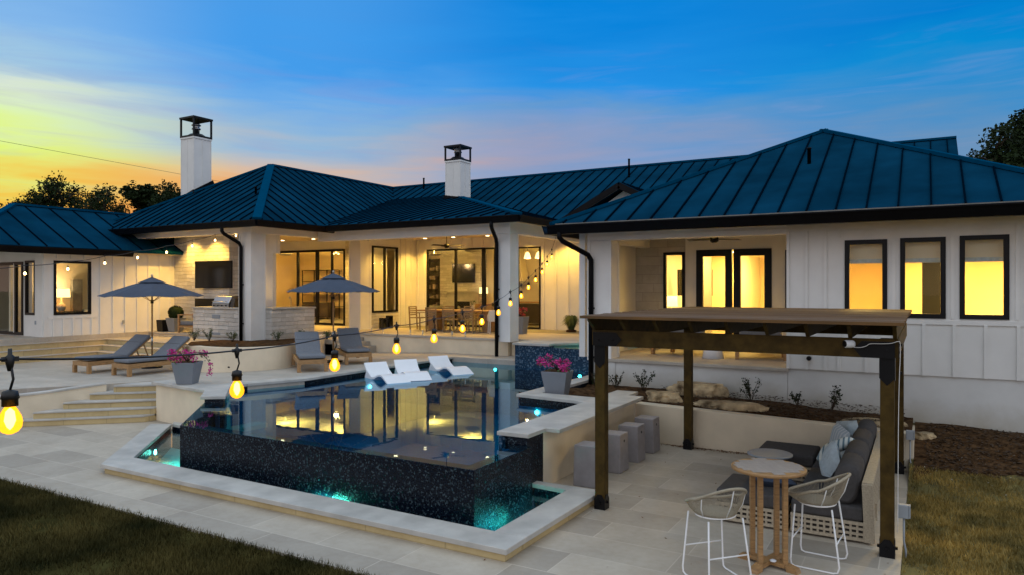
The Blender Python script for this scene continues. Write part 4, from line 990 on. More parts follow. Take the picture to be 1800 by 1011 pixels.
def place(t, loc, rz, label, group): t.location = loc; t.rotation_euler = (0, 0, rz); t['label'] = label; t['group'] = group; return t
lo0 = make_lounger(); G = 'teak sun loungers on the pool deck'
place(lo0, (-19.15, 10.55, .752), R(0), 'teak lounger with grey cushion left of the first umbrella, farther from the flower planter', G)
place(copy_tree(lo0), (-17.67, 10.72, .752), R(0), 'teak lounger with grey cushion nearest the left flower planter', G)
place(copy_tree(lo0), (-13.31, 13.04, DK+.003), R(51), 'teak lounger with grey cushion left of the second umbrella pole', G)
place(copy_tree(lo0), (-13.55, 15.0, DK+.003), R(53), 'teak lounger with grey cushion right of the second umbrella pole, by the steps', G)

# ------------------------------------------------------------------ umbrellas
def make_umbrella():
    t = thing('market_umbrella', '', 'umbrella'); n = 8; Rr = 1.34; zt, ze_ = 2.46, 2.02
    MB().lathe([(.27, 0), (.27, .03), (.23, .05), (.05, .06), (.04, .3), (.035, .3)], n=28).build('base', 'black', t)
    MB().lathe([(.021, .06), (.021, 2.5)], n=14).build('pole', 'teak', t)
    MB().lathe([(.026, .62), (.026, .88)], n=14).build('pole_sleeve', 'steel', t)
    b = MB()
    rings = 5; pv = []
    for k in range(rings+1):
        u_ = k/rings; r = Rr*u_; z_ = zt-(zt-ze_)*(u_**1.12); row = []
        for j in range(n*4):
            a = 2*PI*j/(n*4); fa = abs(((j % 4)/4)-.5)*2 if j % 4 else 1
            sag = .035*u_*(1-fa); cosf = math.cos(PI/n)/math.cos((a % (2*PI/n))-PI/n)
            row.append(b.pt((r*cosf*math.cos(a), r*cosf*math.sin(a), z_-sag)))
        pv.append(row)
    for k in range(1, rings+1):
        for j in range(n*4):
            j2 = (j+1) % (n*4); b.f.append([pv[k-1][j], pv[k][j], pv[k][j2], pv[k-1][j2]] if k > 1 else [pv[0][0], pv[1][j], pv[1][j2]]); b.fs.append(False)
    c = b.build('canopy', 'canopy', t); so_ = c.modifiers.new('t', 'SOLIDIFY'); so_.thickness = .006
    b = MB(); r = .36
    for j in range(n):
        a0, a1 = 2*PI*j/n, 2*PI*(j+1)/n
        b.face([(0, 0, zt+.09), (r*math.cos(a0), r*math.sin(a0), zt-.07), (r*math.cos(a1), r*math.sin(a1), zt-.07)])
    v = b.build('vent_cap', 'canopy', c); so_ = v.modifiers.new('t', 'SOLIDIFY'); so_.thickness = .006
    for j in range(n):
        a = 2*PI*j/n; b = MB(); b.bar((.03*math.cos(a), .03*math.sin(a), zt-.06), (Rr*.99*math.cos(a), Rr*.99*math.sin(a), ze_-.01), .02, .016); b.bar((.03*math.cos(a), .03*math.sin(a), 1.86), (.62*math.cos(a), .62*math.sin(a), 2.22), .016, .012); b.build('rib', 'teak', t)
    MB().lathe([(.04, 1.80), (.04, 1.90)], n=12).build('runner', 'black', t)
    MB().lathe([(.012, zt+.07), (.03, zt+.10), (.035, zt+.125), (.025, zt+.15), (.0, zt+.16)], n=12).build('finial', 'steel', t)
    return t
um = make_umbrella(); G = 'slate market umbrellas on the deck'
place(um, (-18.75, 12.3, .752), R(12), 'slate grey umbrella over the left pair of loungers', G)
place(copy_tree(um), (-14.62, 15.12, DK), R(30), 'slate grey umbrella between the loungers near the porch column', G)

# ------------------------------------------------------------------ in-pool loungers
def make_float():
    t = thing('pool_lounger', '', 'pool lounger')
    prof = [(-.12, .44), (.0, .30), (.16, .14), (.34, .055), (.52, .05), (.68, .09), (.84, .15), (.98, .175), (1.12, .165), (1.3, .09), (1.52, -.03)]
    b = MB(); w = .30; th = .02; V_ = [Vector((x*.92, 0, z_*.8)) for x, z_ in prof]
    V_ = smooth([tuple(v) for v in V_], 4)
    lo = []; hi = []
    for k, v in enumerate(V_):
        d = (V_[min(k+1, len(V_)-1)]-V_[max(k-1, 0)]).normalized(); n = Vector((-d.z, 0, d.x)); hi.append(v+n*th); lo.append(v-n*th)
    def strip(A_, B_):
        i = [[b.pt((p.x, s_, p.z)) for s_ in (-w, w)] for p in A_]
        for k in range(len(A_)-1): b.f.append([i[k][0], i[k+1][0], i[k+1][1], i[k][1]]); b.fs.append(True)
    strip(hi, 0); strip(lo, 0)
    for s_ in (-w, w):
        for k in range(len(V_)-1): b.face([(lo[k].x, s_, lo[k].z), (lo[k+1].x, s_, lo[k+1].z), (hi[k+1].x, s_, hi[k+1].z), (hi[k].x, s_, hi[k].z)])
    for k in (0, -1): b.face([(lo[k].x, -w, lo[k].z), (lo[k].x, w, lo[k].z), (hi[k].x, w, hi[k].z), (hi[k].x, -w, hi[k].z)])
    b.build('shell', 'white', t)
    b = MB()
    for s_ in (-w+.012, w-.012): b.hexa([(-.12, s_-.01, -.1), (.45, s_-.01, -.1), (.42, s_-.01, .03), (.06, s_-.01, .2)], [(-.12, s_+.01, -.1), (.45, s_+.01, -.1), (.42, s_+.01, .03), (.06, s_+.01, .2)])
    b.box(.3, -w+.03, -.1, .5, w-.03, .02); b.build('back_support', 'white', t)
    return t
fl0 = make_float(); G = 'white in-pool loungers'
place(fl0, (-12.05, 14.0, WL+.0), R(-27), 'leftmost white pool lounger, nearest the pool light', G)
place(copy_tree(fl0), (-11.7, 14.75, WL+.02), R(-38), 'middle white pool lounger with its leg roll turned toward the viewer', G)
place(copy_tree(fl0), (-11.65, 16.15, WL+.0), R(-27), 'rightmost white pool lounger, farthest across the water', G)

# ------------------------------------------------------------------ block stools at the bar
def make_block():
    t = thing('block_stool', '', 'stool'); b = MB(); w = .19
    b.hexa([(-w, -w, 0), (w, -w, 0), (w, w, 0), (-w, w, 0)], [(-w+.012, -w+.012, .62), (w-.012, -w+.012, .62), (w-.012, w-.012, .62), (-w+.012, w-.012, .62)]); b.build('body', 'concrete', t, bevel=.012)
    for s_ in (-1, 1): b = MB(); b.T = Matrix.Translation((s_*(w-.009), 0, .50)) @ Matrix.Rotation(R(90), 4, 'Y'); b.lathe([(.022, -.004), (.022, .004)], n=14); b.build('handle_hole', 'black', t)
    return t
bs = make_block(); G = 'block stools at the pool bar'
for k, (y, lb) in enumerate(((10.02, 'grey block stool nearest the camera, half behind the pergola post'), (11.0, 'second grey block stool, just right of the pergola post'), (11.82, 'third grey block stool along the bar'), (12.62, 'grey block stool at the far end of the bar by the retaining wall'))):
    place(bs if k == 0 else copy_tree(bs), (-4.42, y, 0), R(0), lb, G)

# ------------------------------------------------------------------ pergola
pg = thing('pergola', 'dark stained cedar pergola with black post brackets over the lounge area', 'pergola', (-2.1, 11.1, 0))
def pgb(b, name, mat, **k): return pl(b, name, mat, pg, **k)
PX = (-3.80, -.36); PY = (9.02, 13.14)
for x in PX:
    for y in PY:
        p = pgb(MB().box(x-.07, y-.07, .01, x+.07, y+.07, 2.43), 'post', 'cedar', bevel=.004)
        b = MB(); e = .078
        b.box(x-e, y-e, 0, x+e, y+e, .13)
        for (dx, dy) in ((1, 0), (-1, 0), (0, 1), (0, -1)):
            if dx: b.hexa([(x+dx*.071, y-e, .13), (x+dx*e, y-e, .13), (x+dx*e, y+e, .13), (x+dx*.071, y+e, .13)], [(x+dx*.071, y-.03, .2), (x+dx*e, y-.03, .2), (x+dx*e, y+.03, .2), (x+dx*.071, y+.03, .2)])
            else: b.hexa([(x-e, y+dy*.071, .13), (x+e, y+dy*.071, .13), (x+e, y+dy*e, .13), (x-e, y+dy*e, .13)], [(x-.03, y+dy*.071, .2), (x+.03, y+dy*.071, .2), (x+.03, y+dy*e, .2), (x-.03, y+dy*e, .2)])
            b.cbox((x+dx*.088, y+dy*.088, .1), (.03, .03, .03))
        pgb(b, 'post_base', 'black')
# beams
for y in PY:
    yb = y-.0715 if y < 10 else y+.0715
    pgb(MB().box(PX[0]-.072, min(yb, yb-.04 if y < 10 else yb+.04), 2.215, PX[1]+.072, max(yb, yb-.04 if y < 10 else yb+.04), 2.43), 'beam', 'cedar', bevel=.003)
for x in PX:
    xb = x+.0715 if x > -1 else x-.0715; x2 = xb+.04 if x > -1 else xb-.04
    b = MB(); y0, y1 = 8.95, 13.25
    b.hexa([(min(xb, x2), y0-.02, 2.43), (max(xb, x2), y0-.02, 2.43), (max(xb, x2), y0+.35, 2.215), (min(xb, x2), y0+.35, 2.215)][:4], [(min(xb, x2), y0-.02, 2.44), (max(xb, x2), y0-.02, 2.44), (max(xb, x2), y1, 2.44), (min(xb, x2), y1, 2.44)]) if False else b.box(min(xb, x2), y0, 2.22, max(xb, x2), y1, 2.429)
    pgb(b, 'side_beam', 'cedar', bevel=.003)
# black gusset plates
def plate(x, y, dirx):
    b = MB(); yy = y-.1125; t_ = .006
    pts_ = [(x-.078, 2.42), (x-.078, 2.0), (x, 1.92), (x+.078, 2.0), (x+.078, 2.215), (x+dirx*.30 if dirx > 0 else x+.078, 2.215)]
    if dirx > 0: pts_ = [(x-.078, 2.40), (x-.078, 1.99), (x, 1.92), (x+.078, 1.99), (x+.078, 2.22), (x+.25, 2.22), (x+.33, 2.32), (x+.25, 2.40)]
    else: pts_ = [(x+.078, 2.40), (x+.078, 1.99), (x, 1.92), (x-.078, 1.99), (x-.078, 2.22), (x-.25, 2.22), (x-.33, 2.32), (x-.25, 2.40)]
    b.hexa([(px_, yy-t_, pz) for px_, pz in pts_ if pz >= 2.214], [(px_, yy, pz) for px_, pz in pts_ if pz >= 2.214]) if False else None
    # upper arm on the beam, lower tongue on the post
    if dirx > 0: up_ = [(x-.078, 2.40), (x-.078, 2.2155), (x+.25, 2.2155), (x+.33, 2.31), (x+.25, 2.40)]
    else: up_ = [(x+.078, 2.40), (x+.25*dirx, 2.40), (x+.33*dirx, 2.31), (x+.25*dirx, 2.2155), (x+.078, 2.2155)]
    b.hexa([(px_, yy-t_, pz) for px_, pz in up_], [(px_, yy, pz) for px_, pz in up_])
    lo_ = [(x-.078, 2.2145), (x-.078, 1.99), (x, 1.91), (x+.078, 1.99), (x+.078, 2.2145)]
    b.hexa([(px_, y-.078, pz) for px_, pz in lo_], [(px_, y-.0705, pz) for px_, pz in lo_])
    for q in ((x, 2.3), (x+dirx*.2, 2.3)): b.cbox((q[0], yy-.012, q[1]), (.025, .014, .025))
    pgb(b, 'corner_bracket', 'black')
plate(PX[0], PY[0], 1); plate(PX[1], PY[0], -1)
b = MB(); x = PX[1]
b.box(x+.112, 8.97, 2.22, x+.119, 9.3, 2.40); b.box(x+.0705, 8.96, 1.96, x+.078, 9.1, 2.214)
for zz in (2.05, 2.28, 2.36): b.cbox((x+.13, 9.03, zz), (.03, .03, .03))
pgb(b, 'side_bracket', 'black')
# rafters and slats
nr = 9
for k in range(nr):
    x = -3.86+(-.28+3.86)*k/(nr-1)
    b = MB(); y0, y1 = 8.72, 13.65
    b.hexa([(x-.02, y0, 2.56), (x+.02, y0, 2.56), (x+.02, y0+.18, 2.432), (x-.02, y0+.18, 2.432)], [(x-.02, y0, 2.59), (x+.02, y0, 2.59), (x+.02, y0+.18, 2.59), (x-.02, y0+.18, 2.59)])
    b.box(x-.02, y0+.181, 2.432, x+.02, y1, 2.59); pgb(b, 'rafter', 'cedar')
ns = 42
for k in range(ns):
    y = 8.66+(13.7-8.66)*k/(ns-1); e = random.uniform(-.02, .02)
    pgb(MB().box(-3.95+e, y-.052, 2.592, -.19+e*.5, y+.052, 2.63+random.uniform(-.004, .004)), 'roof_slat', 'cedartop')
cd = thing('security_camera', 'small white camera with black lens on the pergola front beam', 'camera', (-.73, 8.86, 2.365), R(38))
b = MB(); b.T = Matrix.Rotation(R(-90), 4, 'Y') @ Matrix.Identity(4); b.lathe([(.036, -.05), (.043, -.03), (.043, .05), (.04, .058)], n=18); b.build('body', 'white', cd)
b = MB(); b.T = Matrix.Rotation(R(-90), 4, 'Y'); b.lathe([(.036, .0585), (.036, .066), (.02, .068)], n=18); b.build('lens', 'black', cd)
MB().box(-.01, .0, -.045, .03, .02, -.03).build('mount', 'white', cd)
cw = MB().tube([tuple(p) for p in smooth([(-.69, 8.86, 2.33), (-.62, 8.855, 2.33), (-.56, 8.855, 2.35), (-.52, 8.855, 2.375), (-.40, 8.855, 2.38), (-.31, 8.85, 2.39), (-.25, 8.87, 2.41), (-.23, 8.9, 2.38), (-.232, 8.93, 2.2), (-.24, 8.94, 2.0), (-.25, 8.95, 1.4), (-.255, 8.95, .3)], 5)], .0035, 6).build('camera_cable', 'whitemetal'); tag(cw, 'thin white cable running from the camera down the right front post', 'cable')
def ebox(x, y, z, label, cz):
    t = thing('electrical_box', label, 'electrical box', (x, y, z), 0, 'outdoor electrical boxes on the pergola posts')
    MB().box(-.05, -.04, 0, .06, .04, .15).build('housing', 'conduit', t, bevel=.008)
    MB().box(.061, -.045, .01, .075, .045, .15).build('cover', 'conduit', t, bevel=.004)
    MB().tube([(.01, 0, 0), (.01, 0, -z*.6), (0.03, 0, -z*.85), (.03, 0, -z-.02)], .011, 8).build('conduit', 'conduit', t)
ebox(-.21, 9.09, .43, 'grey electrical box low on the right front pergola post', 0); ebox(-.21, 13.16, .55, 'grey electrical box on the right rear pergola post', 0)

# ------------------------------------------------------------------ sectional sofa
def lattice(b, p0, ux, L_, z0, z1, nrow, th=.012, pitch=.075):
    p0 = Vector(p0); ux = Vector(ux).normalized(); nx_ = max(2, int(L_/pitch)); uz = Vector((0, 0, 1)); hz = (z1-z0)
    b.bar(p0+uz*(z0+.018), p0+ux*L_+uz*(z0+.018), .03, .036); b.bar(p0+uz*(z1-.018), p0+ux*L_+uz*(z1-.018), .03, .036)
    for k in range(1, nrow): zz = z0+.018+(hz-.036)*k/nrow; b.bar(p0+uz*zz+ux*.001, p0+ux*(L_-.001)+uz*zz, .016, .028)
    for k in range(nx_+1): q = p0+ux*(.02+(L_-.04)*k/nx_); b.bar(q+uz*(z0+.001), q+uz*(z1-.001), .034 if k in (0, nx_) else .024, .034 if k in (0, nx_) else .014, (1, 0, 0) if abs(ux.x) < .5 else (0, 1, 0))
sf = thing('sectional_sofa', 'low woven sectional with charcoal cushions against the cream wall', 'sofa', (-1.4, 10.9, 0))
def sfb(b, name, mat, **k): return pl(b, name, mat, sf, **k)
mods = [(-1.42, 9.27, -.62, 10.17), (-1.42, 10.19, -.62, 11.09), (-1.42, 11.11, -.62, 12.01), (-1.42, 12.03, -.62, 12.85)]
for (x0, y0, x1, y1) in mods:
    b = MB(); lattice(b, (x0, y0+.015, 0), (1, 0, 0), x1-x0+.1, .03, .25, 3); lattice(b, (x0+.015, y0+.02, 0), (0, 1, 0), y1-y0-.04, .03, .25, 3)
    sfb(b, 'base_lattice', 'wicker'); sfb(MB().box(x0+.04, y0+.04, .05, x1, y1-.02, .24), 'base_panel', 'indark')
    sfb(MB().box(x0+.005, y0+.005, .252, x1+.0, y1-.005, .42), 'seat_cushion', 'charcoal', bevel=.035, seg=3)
for (x0, y0, x1, y1) in ((-2.33, 9.27, -1.46, 10.17), (-2.33, 11.7, -1.46, 12.62)):
    b = MB(); lattice(b, (x0, y0+.015, 0), (1, 0, 0), x1-x0, .03, .25, 3); lattice(b, (x0+.015, y0+.02, 0), (0, 1, 0), y1-y0-.04, .03, .25, 3); lattice(b, (x1-.015, y0+.02, 0), (0, 1, 0), y1-y0-.04, .03, .25, 3)
    sfb(b, 'base_lattice', 'wicker'); sfb(MB().box(x0+.04, y0+.04, .05, x1-.04, y1-.02, .24), 'base_panel', 'indark')
    sfb(MB().box(x0+.005, y0+.005, .252, x1-.005, y1-.005, .42), 'chaise_cushion', 'charcoal', bevel=.035, seg=3)
# back frame leaning outward
b = MB()
def bk(y, z_): return (-.55-.03*z_/.7, y, z_)
for y in (9.29, 12.85): b.bar(bk(y, .03), bk(y, .70), .11, .06, (0, 1, 0))
b.bar(bk(9.321, .685), bk(12.819, .685), .112, .05); b.bar(bk(9.3, .05), bk(12.85, .05), .04, .04)
for k in range(44): y = 9.34+3.48*k/43; b.bar(bk(y, .05), bk(y, .68), .02, .03, (0, 1, 0))
for k in range(9): b.bar(bk(9.3, .1+.065*k), bk(12.85, .1+.065*k), .024, .02)
sfb(b, 'back_frame', 'wicker')
b = MB()
for k in range(4):
    y0 = 9.33+.9*k; b = MB()
    pr = []
    for a in range(16):
        an = 2*PI*a/16; cx, sx_ = math.cos(an), math.sin(an); pr.append((.15*(abs(cx)**.75)*(1 if cx > 0 else -1), .25*(abs(sx_)**.75)*(1 if sx_ > 0 else -1)))
    tl = lambda u, v: (-.815+u*math.cos(.18)+v*math.sin(.18), .645-u*math.sin(.18)+v*math.cos(.18))
    secs = [(0, .72), (.03, .93), (.1, 1), (.74, 1), (.82, .93), (.85, .72)]
    idx = [[b.pt((tl(u*s_, v*s_)[0], y0+yy, tl(u*s_, v*s_)[1])) for u, v in pr] for yy, s_ in secs]
    for i in range(len(secs)-1):
        for j in range(16): b.f.append([idx[i][j], idx[i][(j+1) % 16], idx[i+1][(j+1) % 16], idx[i+1][j]]); b.fs.append(True)
    b.f.append(idx[0][::-1]); b.f.append(idx[-1]); b.fs += [False, False]
    sfb(b, 'back_cushion', 'charcoal')
def pillow(x, y, z, rot, w, h, label, mat):
    t = thing('throw_pillow', label, 'pillow', (x, y, z)); t.rotation_euler = rot; b = MB(); n = 9; V2 = []
    for s_ in (1, -1):
        V2.append([[b.pt(((i/(n-1)-.5)*w*(1-.10*(2*j/(n-1)-1)**2*0-.08*(1-(2*i/(n-1)-1)**2)*0), s_*.085*math.sqrt(max(0, (1-(2*i/(n-1)-1)**4)*(1-(2*j/(n-1)-1)**4))), (j/(n-1)-.5)*h)) for j in range(n)] for i in range(n)])
        q = V2[-1]
        for i in range(n-1):
            for j in range(n-1): b.f.append([q[i][j], q[i+1][j], q[i+1][j+1], q[i][j+1]]); b.fs.append(True)
    o = b.build('cover', mat, t); return t
pillow(-1.12, 11.95, .64, (R(-8), R(10), R(-62)), .5, .48, 'pale blue striped pillow in front, leaning on the sofa back', 'pillowstripe')
pillow(-1.04, 12.25, .68, (R(-5), R(-12), R(-50)), .5, .48, 'plain pale blue pillow at the rear of the sofa', 'pillow')
pillow(-1.13, 10.75, .60, (R(-22), R(28), R(-75)), .5, .42, 'rumpled pale blue pillow in the middle of the sofa', 'pillow')
th_ = thing('throw_blanket', 'striped throw bunched against the middle sofa cushion', 'throw', (-1.03, 10.95, .66))
b = MB(); b.tube([tuple(p) for p in smooth([(-.22, -.1, -.12), (-.14, -.02, .05), (0, .04, .12), (.1, .12, .16), (.18, .2, .1)], 6)], [.05]+[.085]*11+[.08]*12+[.04], 10); b.build('cloth', 'throw', th_)
pillow(-1.72, 9.85, .47, (R(84), R(4), R(20)), .5, .42, 'flat blue grey pillow lying on the front chaise cushion', 'canopy')
ct = thing('coffee_table', 'round grey topped low table between the chaises', 'coffee table', (-2.02, 11.28, 0))
MB().lathe([(.30, .47), (.325, .48), (.325, .497), (.31, .505)], n=40).build('tabletop', 'conduit', ct)
MB().lathe([(.16, 0), (.16, .02), (.03, .03), (.03, .47), (.14, .4699)], n=24).build('pedestal', 'black', ct)

# ------------------------------------------------------------------ bistro table and rope stools
bt = thing('bistro_table', 'round teak bar table on four square posts between the rope stools', 'bar table', (-1.46, 8.07, 0), R(28.7))
b = MB(); b.lathe([(.37, 1.03), (.385, 1.035), (.385, 1.062), (.375, 1.068)], n=48); b.build('tabletop_rim', 'teak', bt)
for i in range(8):
    for hs in (0,):
        y0 = -.36+.09*i; y1 = y0+.086; r0 = .365; h0 = math.sqrt(max(.0, r0*r0-max(abs(y0), abs(y1))**2)); 
        if h0 > .04: MB().box(-h0, y0, 1.069, h0, y1, 1.073).build('tabletop_board', 'tabletop' if False else 'teakgrey', bt)
for sx in (-.131, .131):
    for sy in (-.131, .131): MB().box(sx-.026, sy-.026, .07, sx+.026, sy+.026, 1.03).build('post', 'teak', bt, bevel=.004)
for a in (45, 135):
    b = MB(); b.T = Matrix.Rotation(R(a), 4, 'Z'); z1 = .075 if a == 45 else .0745
    b.hexa([(-.34, -.045, 0), (-.22, -.045, 0), (-.22, .045, 0), (-.34, .045, 0)], [(-.32, -.045, .05), (-.20, -.045, z1), (-.20, .045, z1), (-.32, .045, .05)])
    b.hexa([(.34, -.045, 0), (.22, -.045, 0), (.22, .045, 0), (.34, .045, 0)], [(.32, -.045, .05), (.20, -.045, z1), (.20, .045, z1), (.32, .045, .05)])
    b.box(-.2, -.0449, .03, .2, .0449, z1-.001); b.build('foot', 'teak', bt)
cp = MB().lathe([(.03, 0), (.035, .012), (.02, .02)], (-1.40, 8.0, .076), 14).build('coaster', 'white'); tag(cp, 'small white round coaster lying on the bistro table foot', 'coaster')
def make_stool():
    """faces -x ; origin at floor centre"""
    t = thing('rope_stool', '', 'bar stool'); r = .0095
    S = .66
    for s_ in (-1, 1):
        y = .20*s_; yb = .245*s_
        pts_ = [(-.20, y, S), (-.235, yb, .08), (-.225, yb, .025), (-.19, yb, .01), (.19, yb, .01), (.235, yb, .025), (.25, yb, .08), (.17, y, S)]
        MB().tube([tuple(p) for p in smooth(pts_, 4)] if False else pts_, r, 8).build('sled_leg', 'whitemetal', t)
    b = MB(); b.tube([(-.222, -.228, .3), (-.222, .228, .3)], .008, 8); b.build('footrest', 'whitemetal', t)
    b = MB(); b.tube([(.215, -.228, .3), (.215, .228, .3)], .008, 8); b.build('rear_stretcher', 'whitemetal', t)
    # seat ring
    ring = []; rim = []; n = 64
    for k in range(n):
        a = 2*PI*k/n; cx, sy = math.cos(a), math.sin(a)
        back = max(0, (cx+1)/2)         # 0 at the front (-x), 1 at the back (+x)
        ring.append(Vector((.185*cx-.01, .205*sy, S+.012)))
        rx = .29*cx+(.02 if cx > 0 else -.03); rim.append(Vector((rx, .275*sy*(1 if cx > -.4 else 1), S+.085+.26*(back**1.5))))
    MB().tube(ring, r, 8, closed=True).build('seat_ring', 'whitemetal', t)
    MB().tube(rim, .016, 10, closed=True).build('rim', 'rope', t)
    b = MB()
    for k in range(n*2):
        a = 2*PI*k/(n*2); i = k//2; fr_ = (k % 2)*.5
        p = ring[i].lerp(ring[(i+1) % n], fr_); q = rim[i].lerp(rim[(i+1) % n], fr_); m_ = p.lerp(q, .45); c_ = Vector((0, 0, m_.z)); m_ = m_+(m_-c_).normalized()*.018
        b.tube([p, m_, q],   .0024, 4, cap=False)
    b.build('rope_weave', 'rope', t)
    b = MB()
    for a in (R(62), R(-62), R(0)):
        k = int((a % (2*PI))/(2*PI)*n); p, q = ring[k], rim[k]; m_ = p.lerp(q, .45); m_ = m_+(m_-Vector((0, 0, m_.z))).normalized()*.024; b.tube([p, m_, q], .006, 6)
    b.build('back_support', 'whitemetal', t)
    b = MB(); b.lathe([(.0, .0), (.19, .0), (.2, .012), (.19, .024), (0, .024)], (-.01, 0, S+.015), 32); b.build('seat_weave', 'rope', t)
    return t
rs = make_stool(); G = 'white framed rope bar stools'
place(rs, (-1.86, 7.42, 0), R(-42), 'white framed rope stool left of the teak bar table', G)
place(copy_tree(rs), (-1.0, 8.40, 0), R(-4), 'white framed rope stool right of the bar table before the sofa', G)

# ------------------------------------------------------------------ boulders
def boulder(x, y, z, sx, sy, sz, rz, label, seed):
    rnd = random.Random(seed); t = bpy.data.meshes.new('boulder'); bm = bmesh.new(); bmesh.ops.create_icosphere(bm, subdivisions=4, radius=1)
    from mathutils import noise
    for v in bm.verts:
        n = noise.noise(v.co*1.3+Vector((seed, 0, 0)))*.35+noise.noise(v.co*3.5+Vector((0, seed, 0)))*.14+noise.noise(v.co*9+Vector((0, seed, 0)))*.05
        v.co *= 1+n; v.co.z = max(-.5, min(.62+.08*n, v.co.z)); st_ = round(v.co.z*5)/5; v.co.z = v.co.z*.4+st_*.6
        v.co = Vector((v.co.x*sx, v.co.y*sy, v.co.z*sz))
    bm.to_mesh(t); bm.free(); t.materials.append(M['boulder']); o = bpy.data.objects.new('boulder', t); C.objects.link(o); o.location = (x, y, z); o.rotation_euler = (0, 0, rz); tag(o, label, 'boulder', 'limestone boulders in the foundation bed'); return o
boulder(-4.5, 13.88, .78, .37, .22, .22, .1, 'rugged tan boulder left in the planting bed, nearest the bar slab', 3)
boulder(-4.05, 14.66, .88, .56, .22, .26, -.1, 'largest tan boulder behind the others against the foundation', 5)
boulder(-3.3, 13.86, .70, .70, .22, .20, .05, 'long low mossy boulder right of the rear pergola post', 8)
boulder(-.75, 14.0, .60, .5, .35, .12, .1, 'flat pale rock slab behind the right pergola posts', 11)
boulder(.0, 14.25, .42, .16, .14, .12, .4, 'small yellowish rock right of the rear pergola post', 15)

# ------------------------------------------------------------------ dining porch
dt = thing('dining_table', 'long weathered teak dining table on the porch', 'dining table', (-14.7, 21.85, FL))
MB().box(-1.75, -.5, .72, 1.75, .5, .77).build('tabletop', 'teak', dt, bevel=.005)
for sx in (-1.2, 1.2): b = MB(); b.box(sx-.12, -.35, 0, sx+.12, .35, .719); b.build('pedestal', 'teak', dt)
def make_chair():
    t = thing('dining_chair', '', 'dining chair')       # faces +y
    for sx in (-.22, .22): MB().box(sx-.02, .2, 0, sx+.02, .24, .44).build('leg', 'teakdry', t); MB().hexa([(sx-.02, -.26, 0), (sx+.02, -.26, 0), (sx+.02, -.22, 0), (sx-.02, -.22, 0)], [(sx-.02, -.31, .88), (sx+.02, -.31, .88), (sx+.02, -.275, .88), (sx-.02, -.275, .88)]).build('rear_leg', 'teakdry', t)
    MB().box(-.24, -.24, .441, .24, .25, .475).build('seat', 'teakdry', t)
    b = MB()
    for k in range(5): z_ = .54+.075*k; b.box(-.2, -.29-.006*k, z_, .2, -.27-.006*k, z_+.045)
    b.build('back_slats', 'teakdry', t)
    b = MB()
    for sx in (-.22, .22): b.bar((sx, -.27, .64), (sx, .22, .64), .04, .025); b.bar((sx, .2, .44), (sx, .2, .64), .03, .03)
    b.build('armrest', 'teakdry', t)
    return t
ch = make_chair(); G = 'teak dining chairs around the porch table'
names = ['second', 'third', 'fourth']
place(ch, (-16.65, 21.75, FL), R(-90), 'teak dining chair at the left head of the porch table', G)
for k, x in enumerate((-15.4, -14.65, -13.85)): place(copy_tree(ch), (x, 21.1, FL), R(random.uniform(-4, 4)), ['left teak dining chair of the near row seen from behind', 'middle teak dining chair of the near row seen from behind', 'right teak dining chair of the near row seen from behind'][k], G)
for k, x in enumerate((-16.05, -15.1, -14.25, -13.4)): place(copy_tree(ch), (x, 22.6, FL), R(180), ['far side dining chair nearest the left head of the table', 'far side dining chair facing out, second from left', 'far side dining chair facing out, third from left', 'far side dining chair nearest the porch column'][k], G)
wc = thing('white_chair', 'white outdoor chair at the right end of the dining table', 'chair', (-12.95, 21.3, FL), R(40))
for sx in (-.24, .24):
    for y in (-.22, .22): MB().bar((sx, y, 0), (sx*.95, y*.9, .42), .03, .03).build('leg', 'whitemetal', wc)
MB().box(-.27, -.26, .42, .27, .26, .46).build('seat', 'whitemetal', wc, bevel=.01)
b = MB(); b.hexa([(-.27, -.26, .461), (.27, -.26, .461), (.27, -.23, .461), (-.27, -.23, .461)], [(-.27, -.34, .82), (.27, -.34, .82), (.27, -.31, .82), (-.27, -.31, .82)])
for sx in (-.265, .265): b.hexa([(sx-.012, -.25, .461), (sx+.012, -.25, .461), (sx+.012, .22, .461), (sx-.012, .22, .461)], [(sx-.012, -.33, .80), (sx+.012, -.33, .80), (sx+.012, .2, .62), (sx-.012, .2, .62)])
b.build('back_shell', 'whitemetal', wc)
# centrepiece
cpn = thing('table_centrepiece', 'small vase with leaves in the middle of the dining table', 'vase', (-14.3, 21.9, FL+.77)); MB().lathe([(.05, 0), (.07, .08), (.04, .16), (.045, .18)], n=14).build('vase', 'stonetop', cpn); b = MB(); leafcards(b, (0, 0, .26), .12, 40, .05); b.build('foliage', 'leafg', cpn)
# ceiling fans
def fan(x, y, zc, drop, label, rz):
    t = thing('ceiling_fan', label, 'ceiling fan', (x, y, zc), rz, 'ceiling fans')
    MB().lathe([(.015, -drop), (.015, 0)], n=8).build('downrod', 'black', t); MB().lathe([(.05, -drop-.16), (.1, -drop-.12), (.1, -drop-.04), (.04, -drop)], n=16).build('motor', 'black', t)
    for k in range(3):
        b = MB(); b.T = Matrix.Rotation(2*PI*k/3, 4, 'Z'); b.hexa([(.09, -.05, -drop-.09), (.68, -.07, -drop-.09), (.68, .07, -drop-.06), (.09, .05, -drop-.06)], [(.09, -.05, -drop-.083), (.68, -.07, -drop-.083), (.68, .07, -drop-.053), (.09, .05, -drop-.053)]); b.build('blade', 'black', t)
fan(-14.9, 21.1, 5.0, .42, 'black three blade ceiling fan over the dining table', .3); fan(-4.2, 16.6, 4.33, .14, 'black ceiling fan under the right porch ceiling', .8)
